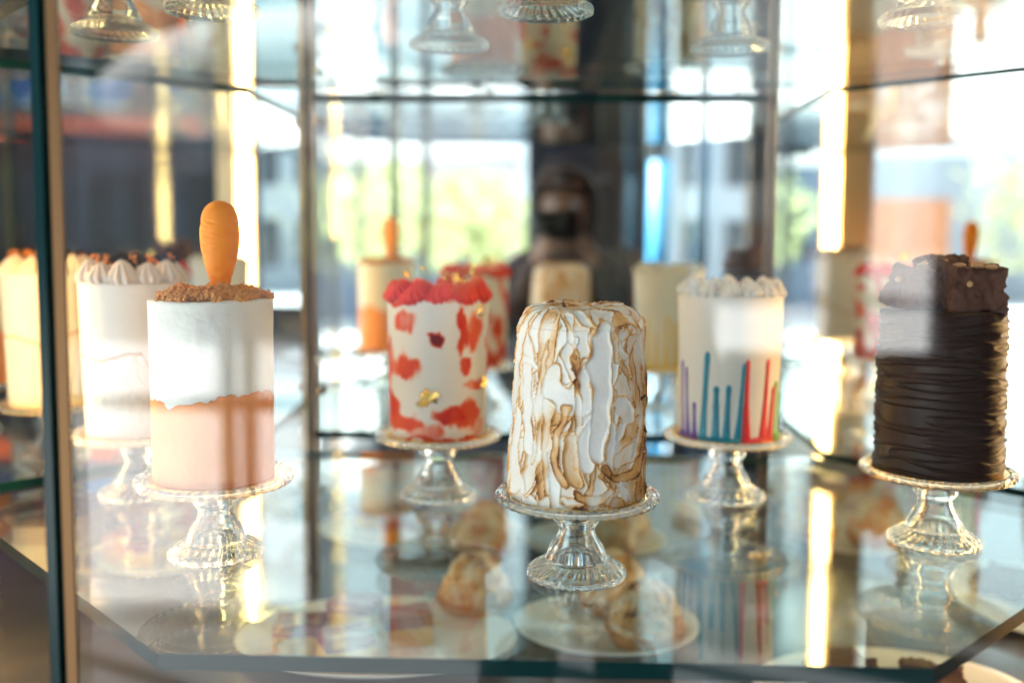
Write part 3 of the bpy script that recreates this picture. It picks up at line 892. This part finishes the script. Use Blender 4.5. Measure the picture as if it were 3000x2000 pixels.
# mirrors: back, left, right
for a, b in (((-0.325, 1.382), (0.303, 1.382)), ((-0.6530, 1.0629), (-0.333, 1.392)), ((0.309, 1.388), (0.6471, 1.0403))):
    bm = bmesh.new(); slab(bm, a, b, 0.006, Z0, Z1, 0, 1, 1)
    part('mirror_panel', bm, [M['mirror'], M['mirror_edge']])
# polished bronze trims down the mirror joints
for x in (-0.3235, 0.3015):
    bm = bmesh.new(); box(bm, x - 0.0016, x + 0.0016, 1.3785, 1.3815, Z0, Z1)
    part('mirror_trim', bm, M['mirror_edge'])
# steel buttons that hold the mirror
for (x, z) in ((-0.3135, H + 0.255), (-0.3135, H + 0.150), (-0.3135, H - 0.225), (0.292, H + 0.255), (0.292, H - 0.225)):
    bm = bmesh.new()
    lathe(bm, [(0, 0.011), (0.0045, 0.011), (0.0062, 0.009), (0.0062, 0.0), (0, 0)], 24)
    o = part('mirror_button', bm, M['steel'], (x, 1.3815, z), shade=True); o.rotation_euler = (PI / 2, 0, 0)
# glass fronts
FL, FR, FY = -0.327, 0.335, 0.640
for a, b in (((FL + 0.006, FY), (FR - 0.006, FY)), ((-0.668, FY + 0.322), (FL - 0.004, FY + 0.004)), ((FR + 0.004, FY + 0.004), (0.645, FY + 0.312))):
    bm = bmesh.new(); slab(bm, a, b, 0.008, Z0, Z1, 0, 0, 1)
    part('glass_pane', bm, [M['sheet'], M['edge']])
for x, s in ((FL, 1), (FR, -1)):
    bm = bmesh.new(); slab(bm, (x - 0.0030, FY - 0.004), (x + 0.0030, FY - 0.004), 0.004, Z0, Z1)
    part('glass_pane_edge', bm, M['edge'])
    bm = bmesh.new(); slab(bm, (x + 0.0080 if s > 0 else x - 0.0150, FY - 0.004), (x + 0.0150 if s > 0 else x - 0.0080, FY - 0.004), 0.0035, Z0, Z1)
    part('corner_trim', bm, M['trim'])
# side corner posts with their light strips
for s in (-1, 1):
    px = s * 0.652
    bm = bmesh.new(); box(bm, min(px, px + s * 0.02), max(px, px + s * 0.02), 0.968, 1.0656 if s < 0 else 1.0369, Z0, Z1)
    post = part('corner_post', bm, M['champagne'])
    ly = (1.0600 if s < 0 else 1.0313) - 0.0125
    bm = bmesh.new(); box(bm, min(px - s * 0.004, px - s * 0.018), max(px - s * 0.004, px - s * 0.018), ly, ly + 0.0015, Z0 + 0.002, Z1 - 0.002)
    from_bm('strip_shield_fin', bm, M['champagne'], post, shade=False)  # added fin, meant to shield the angled pane from the strip's light
    for (za, zb, dy) in ((Z0 + 0.02, SHELF - 0.02, 0.002), (SHELF + 0.006, UPPER - 0.018, 0.0), (UPPER + 0.006, Z1 - 0.03, 0.003)):
        bm = bmesh.new(); box(bm, -0.004, 0.004, -0.0060, 0.0060, za, zb)
        o = from_bm('light_strip', bm, M['led'], post, (px - s * 0.0045, (1.0600 if s < 0 else 1.0313) + dy, 0), shade=False)
# lower deck, cabinet and top
M['deck'] = principled('pale_grey_deck', (0.07, 0.075, 0.09), 0.18, spec=0.5, noise_scale=8, noise_amt=0.1)
M['cabinet'] = principled('dark_cabinet', (0.03, 0.03, 0.035), 0.4)
BIG = [(-0.336, 0.630), (0.342, 0.630), (0.685, 0.965), (0.685, 1.075), (0.335, 1.40), (-0.340, 1.40), (-0.695, 1.095), (-0.695, 0.965)]
bm = bmesh.new(); prism(bm, BIG, Z0 - 0.012, DECK); part('deck', bm, M['deck'])
bm = bmesh.new(); prism(bm, BIG, 0.005, Z0 - 0.013); part('cabinet', bm, M['cabinet'])
bm = bmesh.new(); prism(bm, BIG, Z1 + 0.002, Z1 + 0.05); part('cornice', bm, M['cabinet'])

# ------------------------------------------------------------------ pastries on the deck
M['china'] = principled('white_china', (0.82, 0.83, 0.85), 0.15, spec=0.5)
M['sponge'] = principled('yellow_sponge', (0.72, 0.42, 0.12), 0.8, bump=0.6, bump_scale=250)
M['berry'] = principled('berry_jam', (0.24, 0.02, 0.045), 0.3, bump=0.5, bump_scale=120)
M['crust'] = principled('baked_crust', (0.42, 0.19, 0.06), 0.75, bump=0.6, bump_scale=180, noise_scale=60, noise_amt=0.3)
def platter(label, x, y, rx, ry):
    bm = bmesh.new()
    lathe(bm, [(0, 0.0), (0.6, 0.0), (0.66, 0.006), (0.95, 0.012), (1.0, 0.0155), (0.99, 0.0175), (0.93, 0.0150), (0.66, 0.0095), (0.6, 0.0065), (0, 0.0065)], 72)
    for v in bm.verts: v.co.x *= rx; v.co.y *= ry
    o = from_bm('platter', bm, M['china'], None, (x, y, DECK))
    return tag(o, label, 'platter', 'white platters on the lower deck')
platter('white platter carrying the red topped bars below the glass shelf', -0.20, 1.16, 0.17, 0.12)
platter('white platter under the toasted meringue tarts below the glass shelf', 0.08, 1.21, 0.115, 0.10)
platter('white platter at lower right with brownies below the glass shelf', 0.375, 1.03, 0.15, 0.115)
PZ = DECK + 0.0068
def bar_cake(label, x, y, rz):
    t = thing('fruit_bar', label, 'pastry', (x, y, PZ), rz, 'red topped bars on the platter')
    for nm, z0, z1, mt in (('sponge_base', 0, 0.022, 'sponge'), ('jam_topping', 0.0222, 0.036, 'berry')):
        bm = bmesh.new(); bmesh.ops.create_cube(bm, size=1.0); bmesh.ops.subdivide_edges(bm, edges=bm.edges[:], cuts=8, use_grid_fill=True)
        for v in bm.verts:
            p = v.co.copy()
            v.co = Vector((p.x * 0.058, p.y * 0.045, (z0 + z1) / 2 + p.z * (z1 - z0)))
            v.co += p.normalized() * 0.003 * N3(p.x * 5 + x * 9, p.y * 5, p.z * 5 + z0 * 99)
        from_bm(nm, bm, M[mt], t)
for (x, y, rz, lab) in ((-0.165, 1.165, 0.3, 'red topped sponge bar nearest the middle of its platter'), (-0.235, 1.205, -0.2, 'red topped sponge bar towards the back of the platter'),
                        (-0.285, 1.135, 0.1, 'red topped sponge bar at the left end of the platter'), (-0.225, 1.10, 0.5, 'red topped sponge bar towards the front of the platter')):
    bar_cake(lab, x, y, rz)
def tart(label, x, y, rz, seed):
    t = thing('meringue_tart', label, 'pastry', (x, y, PZ), rz, 'toasted meringue tarts')
    bm = bmesh.new()
    lathe(bm, [(0, 0), (0.040, 0), (0.050, 0.020), (0.047, 0.022), (0.0, 0.020)], 48, lambda r, z, a, i: (r * (1 + 0.02 * abs(math.sin(12 * a))), z))
    from_bm('tart_shell', bm, M['crust'], t)
    b = meringue_body('meringue_dome', 0.046, 0.036, 0.056, t, seed, 0.5, nt=110, nz=16, ntop=10, e=0.033, nstroke=46, size=1.25, extra=0.20)
    b.location.z = 0.0205
tart('toasted meringue tart seen through the shelf left of the meringue cake stand', -0.088, 1.262, 0.0, 2.0)
tart('toasted meringue tart seen through the shelf behind the meringue cake stand', 0.095, 1.275, 1.0, 3.0)
tart('toasted meringue tart in front on its platter near the rainbow drips', 0.125, 1.17, 2.0, 5.0)
def slab_brownie(label, x, y, rz, sd):
    o = from_bm('brownie', chunk_mesh(0.06, 0.055, 0.03, sd), M['brownie'], None, (x, y, PZ + 0.016), (0, 0, rz))
    tag(o, label, 'pastry', 'brownies on the lower platter')
for k, (x, y, rz, lab) in enumerate(((0.330, 0.975, 0.3, 'brownie at the front edge of the lower right platter'), (0.415, 1.03, -0.2, 'brownie at the right end of the lower right platter'),
                                     (0.330, 1.065, 0.8, 'brownie at the back of the lower right platter'))):
    slab_brownie(lab, x, y, rz, 20 + k)

# ------------------------------------------------------------------ the shop and the street that the mirrors show
M['floor'] = principled('grey_floor', (0.17, 0.175, 0.185), 0.5, noise_scale=3, noise_amt=0.2)
M['pavement'] = principled('pale_pavement', (0.66, 0.66, 0.66), 0.8, noise_scale=2, noise_amt=0.15)
M['ceil'] = principled('dark_ceiling', (0.07, 0.075, 0.085), 0.8, noise_scale=2)
M['wall'] = principled('charcoal_wall', (0.036, 0.040, 0.048), 0.6, noise_scale=3, noise_amt=0.3)
M['navy'] = principled('navy_panel', (0.024, 0.030, 0.050), 0.45, noise_scale=3, noise_amt=0.3)
M['brown'] = principled('brown_panel', (0.075, 0.055, 0.048), 0.5, noise_scale=3, noise_amt=0.3)
M['frame'] = principled('dark_window_frame', (0.10, 0.10, 0.11), 0.4)
M['blue'] = principled('bright_blue_paint', (0.05, 0.36, 0.68), 0.4)
M['glow'] = emit('orange_shelf_light', (1.0, 0.12, 0.004), 0.50)
M['leaf'] = principled('spring_leaf', (0.50, 0.54, 0.26), 0.6, noise_scale=2.0, noise_amt=0.4)
M['bark'] = principled('bark', (0.10, 0.07, 0.05), 0.9)
M['canvas'] = principled('white_canvas', (0.78, 0.78, 0.78), 0.8)
M['stucco'] = principled('pale_stucco', (0.26, 0.29, 0.33), 0.8, noise_scale=1.5)
M['slate'] = principled('blue_grey_cladding', (0.10, 0.14, 0.21), 0.6, noise_scale=1.5)
M['pink'] = principled('pale_pink_render', (0.40, 0.34, 0.33), 0.8, noise_scale=0.6, noise_amt=0.2)
M['brick'] = principled('orange_brick', (0.48, 0.20, 0.10), 0.8, noise_scale=6, noise_amt=0.3)
M['pane'] = principled('dark_window_pane', (0.03, 0.035, 0.04), 0.1)
def struct(name, bm, mat): return tag(from_bm(name, bm, mat, shade=False), kind='structure')
bm = bmesh.new(); box(bm, -2.6, 3.5, -2.2, 3.0, -0.1, 0.0); struct('floor', bm, M['floor'])
bm = bmesh.new(); box(bm, -60, 60, -60, 60, -0.25, -0.12); struct('pavement', bm, M['pavement'])
bm = bmesh.new(); box(bm, -2.6, 3.5, -2.2, 3.0, 3.30, 3.45); struct('ceiling', bm, M['ceil'])
bm = bmesh.new(); box(bm, 3.40, 3.5, -2.2, 3.0, 0.002, 3.298); struct('wall_right', bm, M['wall'])
bm = bmesh.new(); box(bm, -2.6, 3.398, 2.9, 3.0, 0.002, 3.298); struct('wall_back', bm, M['wall'])
bm = bmesh.new(); box(bm, -2.7, -2.55, 1.1, 2.898, 0.002, 3.298); struct('wall_left', bm, M['wall'])
bm = bmesh.new(); box(bm, 1.37, 3.398, -2.30, -2.2, 0.002, 1.95); struct('wall_front', bm, M['wall'])  # kept low so sky light above it adds fill from the right
# storefront: glazing bars, pillars
t = thing('storefront_window', 'dark framed storefront window seen only in the mirrors', 'window', (0, -2.25, 0))
for x in (-2.55, -1.144, -1.067, -0.60):
    bm = bmesh.new(); box(bm, x - 0.02, x + 0.02, -0.03, 0.03, 1.002 if x > -0.7 else 0.0, 3.29); from_bm('mullion', bm, M['frame'], t, shade=False)
for (x0, x1) in ((-2.53, -1.164), (-1.124, -1.087), (-1.047, -0.862)):
    bm = bmesh.new(); box(bm, x0, x1, -0.025, 0.025, 0.70, 0.75); from_bm('rail', bm, M['frame'], t, shade=False)
bm = bmesh.new(); box(bm, -0.86, -0.102, -2.29, -2.21, 0.002, 1.0); struct('glare_block_wall', bm, M['navy'])  # low wall added to keep sunlit pavement glare out of the front glass
t = thing('entrance_pillar', 'dark navy and brown pillar behind the photographer, seen in the mirror', 'pillar', (0.205, -2.25, 0))
bm = bmesh.new(); box(bm, -0.30, 0.04, -0.05, 0.05, 0, 3.29); from_bm('navy_panel', bm, M['navy'], t, shade=False)
bm = bmesh.new(); box(bm, 0.043, 0.30, -0.04, 0.05, 0, 3.29); from_bm('brown_panel', bm, M['brown'], t, shade=False)
bm = bmesh.new(); lathe(bm, [(0, 0), (0.056, 0), (0.056, 1.72), (0, 1.72)], 24)
tag(from_bm('blue_post', bm, M['blue'], None, (0.60, -2.55, 0)), 'bright blue post beside the shop entrance, seen in the mirror', 'post')
bm = bmesh.new(); box(bm, 0.632, 1.368, -2.29, -2.21, 0.002, 0.93); struct('wall_sill', bm, M['navy'])
bm = bmesh.new(); box(bm, 1.00, 1.12, -2.29, -2.21, 0.932, 3.298); struct('wall_mullion', bm, M['wall'])
# left side: pillars between open glazing
for (y0, y1) in ((0.42, 0.66), (-1.02, -0.90)):
    bm = bmesh.new(); box(bm, -2.66, -2.56, y0, y1, 0.002, 3.298)
    tag(from_bm('side_pillar', bm, M['navy'], shade=False), 'dark pillar between side windows, %s, seen in the right mirror' % ('the wide one' if y0 > 0 else 'the narrow one'), 'pillar')
# back bar on the right with its orange lit shelves
t = thing('back_bar', 'dark back bar with orange lit shelves and a blue band, seen in the left mirror', 'shelf unit', (3.38, -0.6, 0))
bm = bmesh.new(); box(bm, -0.30, 0.0, -0.9, 0.85, 0, 1.05); from_bm('counter', bm, M['cabinet'], t, shade=False)
for z in (1.80, 2.30):
    bm = bmesh.new(); box(bm, -0.28, 0.0, -0.9, 0.78, z + 0.085, z + 0.115); from_bm('shelf', bm, M['cabinet'], t, shade=False)
    bm = bmesh.new(); box(bm, -0.26, -0.22, -0.9, 0.76, z, z + 0.083); from_bm('shelf_light', bm, M['glow'], t, shade=False)
bm = bmesh.new(); box(bm, -0.24, -0.20, -0.9, 0.75, 1.95, 2.10); from_bm('brightened_blue_band', bm, emit('blue_band_glow', (0.0, 0.22, 0.75), 0.20), t, shade=False)  # blue band, not a known lamp; glow added to brighten its colour
# street
def building(label, x0, x1, y0, y1, h, mat, rows, cols):
    t = thing('building', label, 'building', ((x0 + x1) / 2, y1, -0.12))
    w = x1 - x0
    bm = bmesh.new(); box(bm, -w / 2, w / 2, y0 - y1, 0, 0, h); from_bm('wall', bm, M[mat], t, shade=False)
    bm = bmesh.new(); box(bm, -w / 2 - 0.1, w / 2 + 0.1, y0 - y1 - 0.1, 0.1, h + 0.002, h + 0.2); from_bm('cornice', bm, M['stucco'], t, shade=False)
    for r in range(rows):
        for k in range(cols):
            cx = -w / 2 + (k + 0.5) * w / cols; cz = 0.6 + r * (h - 0.4) / rows
            bm = bmesh.new(); box(bm, cx - w / cols * 0.3, cx + w / cols * 0.3, 0.003, 0.05, cz, cz + (h - 0.4) / rows * 0.6); from_bm('window', bm, M['pane'], t, shade=False)
building('low blue grey building across the street, seen in the mirror', -4.4, -3.0, -17, -14, 2.7, 'slate', 1, 2)
building('tall dark building across the street at left', -13.0, -4.5, -18, -14, 9.0, 'slate', 3, 6)
building('pale two storey building across the street, seen in the mirror', 2.0, 5.7, -24, -20, 4.2, 'stucco', 2, 4)
bm = bmesh.new(); box(bm, -4.4, 0.4, -13.6, -13.3, -0.118, 0.92)
tag(from_bm('street_wall', bm, M['slate'], shade=False), 'low blue grey wall across the street below the trees, seen in the mirror', 'wall')
building('long pale pink building far behind the trees, seen in the mirror', -9.5, -1.0, -34, -30, 3.7, 'pink', 1, 7)
bm = bmesh.new(); box(bm, -23.0, -20.0, -13.0, 1.5, -0.118, 3.0); tag(from_bm('garden_wall', bm, M['stucco'], shade=False), 'long pale wall outside the side windows, seen in the right mirror', 'wall')
t = thing('brick_planter', 'orange brick planter wall outside the side windows', 'planter', (-6.5, -0.9, -0.12))
bm = bmesh.new(); box(bm, -0.4, 0.0, -0.45, 0.45, 0, 1.75); from_bm('wall', bm, M['brick'], t, shade=False)
def shrub(label, x, y, z, rx, rz, n, seed):
    t = thing('street_tree', label, 'tree', (x, y, -0.12), group='young street trees')
    bm = bmesh.new(); lathe(bm, [(0.07, 0), (0.05, z), (0.02, z + 0.4), (0, z + 0.5)], 10); from_bm('trunk', bm, M['bark'], t)
    rng = random.Random(seed); vs = []; fs = []
    for i in range(n):
        while True:
            p = Vector((rng.uniform(-1, 1), rng.uniform(-1, 1), rng.uniform(-1, 1)))
            if p.length < 1 and N3(p.x * 2 + seed, p.y * 2, p.z * 2) > -0.15: break
        cpos = Vector((p.x * rx, p.y * rx, z + p.z * rz))
        q = Matrix.Rotation(rng.uniform(0, 6), 3, 'X') @ Matrix.Rotation(rng.uniform(0, 6), 3, 'Z')
        s = rng.uniform(0.05, 0.10); b0 = len(vs)
        for c2 in ((-s, 0, 0), (0, -s * 0.5, 0.01), (s, 0, 0), (0, s * 0.5, 0.01)): vs.append(tuple(cpos + q @ Vector(c2)))
        fs.append((b0, b0 + 1, b0 + 2, b0 + 3))
    from_py('crown', vs, fs, M['leaf'], t, shade=False)
shrub('bushy green street tree left of the pillar, seen in the mirror', -1.55, -7.5, 1.62, 0.85, 0.62, 700, 1)
shrub('smaller green street tree beside the bushy one, seen in the mirror', -0.75, -8.0, 1.50, 0.6, 0.6, 520, 2)
shrub('green tree outside the side windows, seen in the right mirror', -6.8, -2.4, 1.75, 0.9, 0.7, 900, 3)
shrub('green tree near the wide dark pillar, seen in the right mirror', -6.5, 0.7, 1.7, 0.4, 0.7, 1500, 4)
t = thing('patio_umbrella', 'white patio umbrella on the pavement, seen in the mirror', 'umbrella', (-1.25, -3.9, -0.12))
bm = bmesh.new(); lathe(bm, [(0.025, 0), (0.025, 2.55), (0, 2.56)], 16); from_bm('pole', bm, M['frame'], t)
bm = bmesh.new(); lathe(bm, [(0, 2.62), (0.4, 2.52), (0.8, 2.36), (0.98, 2.20), (0.98, 2.00), (0.97, 2.00), (0.97, 2.18), (0.8, 2.34), (0.4, 2.50), (0, 2.60)], 48); from_bm('canopy', bm, M['canvas'], t)
bm = bmesh.new(); lathe(bm, [(0, 0), (0.28, 0), (0.28, 0.06), (0, 0.07)], 24); from_bm('base', bm, M['frame'], t)

# ------------------------------------------------------------------ the photographer, who shows in the back mirror
M['skin'] = principled('skin', (0.52, 0.30, 0.21), 0.5, sss=0.1)
M['hair'] = principled('dark_brown_hair', (0.045, 0.022, 0.016), 0.5, bump=0.5, bump_scale=150)
M['cloth'] = principled('dark_top', (0.05, 0.048, 0.055), 0.8)
M['body'] = principled('black_camera', (0.015, 0.015, 0.016), 0.35)
def skin_chain(name, pts, edges, radii, mat, parent, root=0, sub=2):
    me = bpy.data.meshes.new(name); me.from_pydata(pts, edges, [])
    o = link_mesh(name, me, None, parent)
    o.modifiers.new('skin', 'SKIN')
    for i, r in enumerate(radii):
        me.skin_vertices[0].data[i].radius = (r, r)
    me.skin_vertices[0].data[root].use_root = True
    s = o.modifiers.new('sub', 'SUBSURF'); s.levels = sub; s.render_levels = sub
    me.materials.append(mat)
    return o
P = thing('person', 'person with dark hair in a dark top holding a camera, reflected in the back mirror', 'person', (0.055, -0.30, 0.0))
pts = [(0, 0, 0.86), (0, 0, 1.02), (0, 0.0, 1.16), (0, 0.0, 1.25), (0, 0.02, 1.31), (0, 0.035, 1.37), (0, 0.04, 1.43), (0, 0.035, 1.48)]
rad = [0.135, 0.115, 0.135, 0.09, 0.048, 0.070, 0.082, 0.07]
ed = [(i, i + 1) for i in range(7)]
def limb(base, chain, radii):
    prev = base
    for p, r in zip(chain, radii):
        pts.append(p); rad.append(r); ed.append((prev, len(pts) - 1)); prev = len(pts) - 1
    return prev
for s in (-1, 1):
    limb(0, [(s * 0.09, 0, 0.82), (s * 0.10, 0.01, 0.47), (s * 0.10, -0.01, 0.09), (s * 0.11, 0.10, 0.03)], [0.085, 0.058, 0.042, 0.034])
    w = limb(3, [(s * 0.15, 0.0, 1.235), (s * 0.21, 0.04, 1.02), (s * 0.10, 0.17, 1.24), (s * 0.075, 0.19, 1.285)], [0.058, 0.042, 0.028, 0.026])
    for k in range(4):
        zz = 1.325 - 0.014 * k
        limb(w, [(s * 0.068, 0.215 + 0.004, zz), (s * 0.058, 0.243 - 0.004 * k, zz + 0.004), (s * 0.040, 0.250 - 0.004 * k, zz + 0.003)], [0.010, 0.009, 0.008])
    limb(w, [(s * 0.060, 0.195, 1.325), (s * 0.045, 0.185, 1.345)], [0.011, 0.009])
bd = skin_chain('body', pts, ed, rad, M['skin'], P)
dg = bpy.context.evaluated_depsgraph_get(); dg.update()
grown = bpy.data.meshes.new_from_object(bd.evaluated_get(dg))
bd.modifiers.clear(); bd.data = grown
grown.materials.clear(); grown.materials.append(M['skin']); grown.materials.append(M['cloth'])
for p in grown.polygons:
    p.use_smooth = True
    c_ = p.center
    hand = c_.y > 0.165 and abs(c_.x) < 0.095 and c_.z > 1.255
    p.material_index = 0 if (hand or c_.z > 1.30 and abs(c_.x) < 0.1) else 1
bm = bmesh.new()
lathe(bm, [(0.155, 0.80), (0.150, 0.95), (0.150, 1.08), (0.160, 1.17), (0.140, 1.24), (0.075, 1.28), (0.058, 1.29), (0.0, 1.28)], 40, lambda r, z, a, i: (r, z))
for v in bm.verts: v.co.y *= 0.80; v.co.x *= 1.12
from_bm('top', bm, M['cloth'], P)
bm = bmesh.new()
lathe(bm, [(0.075, -0.24), (0.100, -0.16), (0.102, -0.08), (0.108, -0.02), (0.104, 0.03), (0.085, 0.075), (0.045, 0.100), (0, 0.106)], 40, lambda r, z, a, i: (r, z))
for v in bm.verts:
    if v.co.y > 0.04 and v.co.z < 0.04: v.co.y = 0.04
from_bm('hair', bm, M['hair'], P, (0, 0.02, 1.445))
for s in (-1, 1):
    bm = bmesh.new(); bmesh.ops.create_icosphere(bm, subdivisions=2, radius=0.011); from_bm('eye', bm, M['china'], P, (s * 0.032, 0.108, 1.43))
    bm = bmesh.new(); bmesh.ops.create_icosphere(bm, subdivisions=2, radius=0.018, matrix=Matrix.Diagonal((0.4, 0.8, 1.3, 1))); from_bm('ear', bm, M['skin'], P, (s * 0.084, 0.03, 1.42))
bm = bmesh.new(); bmesh.ops.create_cone(bm, segments=12, radius1=0.015, radius2=0.006, depth=0.04); from_bm('nose', bm, M['skin'], P, (0, 0.122, 1.405))
bm = bmesh.new(); bmesh.ops.create_icosphere(bm, subdivisions=2, radius=0.02, matrix=Matrix.Diagonal((1.1, 0.3, 0.3, 1))); from_bm('mouth', bm, M['red_cream'], P, (0, 0.112, 1.375))
t = thing('photo_camera', 'black camera held up by the person in the mirror', 'camera', (0.030, -0.10, 1.325))
bm = bmesh.new(); box(bm, -0.065, 0.065, -0.03, 0.02, 0, 0.085); bmesh.ops.bevel(bm, geom=bm.edges[:], offset=0.008, segments=2); from_bm('camera_body', bm, M['body'], t)
bm = bmesh.new(); lathe(bm, [(0, 0), (0.034, 0), (0.036, 0.045), (0.033, 0.048), (0.030, 0.042), (0, 0.040)], 40); o = from_bm('lens', bm, M['body'], t, (-0.005, 0.0205, 0.045)); o.rotation_euler = (-PI / 2, 0, 0)

# ------------------------------------------------------------------ light
w = bpy.data.worlds.new('World'); sc.world = w; w.use_nodes = True
bg = w.node_tree.nodes['Background']
bg.inputs[0].default_value = (0.80, 0.91, 1.0, 1); bg.inputs[1].default_value = 0.43

sun = bpy.data.lights.new('Sun', 'SUN'); sun.energy = 5.0; sun.angle = math.radians(0.5); sun.color = (1.0, 0.98, 0.95)
so = bpy.data.objects.new('Sun', sun); COL.objects.link(so)
so.rotation_euler = Vector((0.62, 0.30, -1.05)).to_track_quat('-Z', 'Y').to_euler()

# ------------------------------------------------------------------ camera
cam = bpy.data.cameras.new('Camera'); co = bpy.data.objects.new('Camera', cam); COL.objects.link(co)
co.location = (0, 0, H); co.matrix_world = Matrix.Translation((0, 0, H)) @ Matrix.Rotation(math.radians(1.9), 4, 'Z') @ Matrix.Rotation(math.radians(90 - 4.8), 4, 'X') @ Matrix.Rotation(math.radians(0.3), 4, 'Z')
cam.shift_y = -0.0257
cam.lens = 35; cam.sensor_width = 36; cam.clip_start = 0.02; cam.clip_end = 400
cam.dof.use_dof = True; cam.dof.focus_distance = 0.845; cam.dof.aperture_fstop = 2.0; cam.dof.aperture_blades = 9
sc.camera = co

vs = sc.view_settings
vs.view_transform = 'Standard'; vs.look = 'None'; vs.exposure = 2.55; vs.gamma = 1; vs.use_curve_mapping = False
cy = sc.cycles
cy.max_bounces = 28; cy.glossy_bounces = 16; cy.transmission_bounces = 20; cy.transparent_max_bounces = 40; cy.diffuse_bounces = 3
cy.sample_clamp_indirect = 12; cy.blur_glossy = 0.5; cy.use_denoising = True
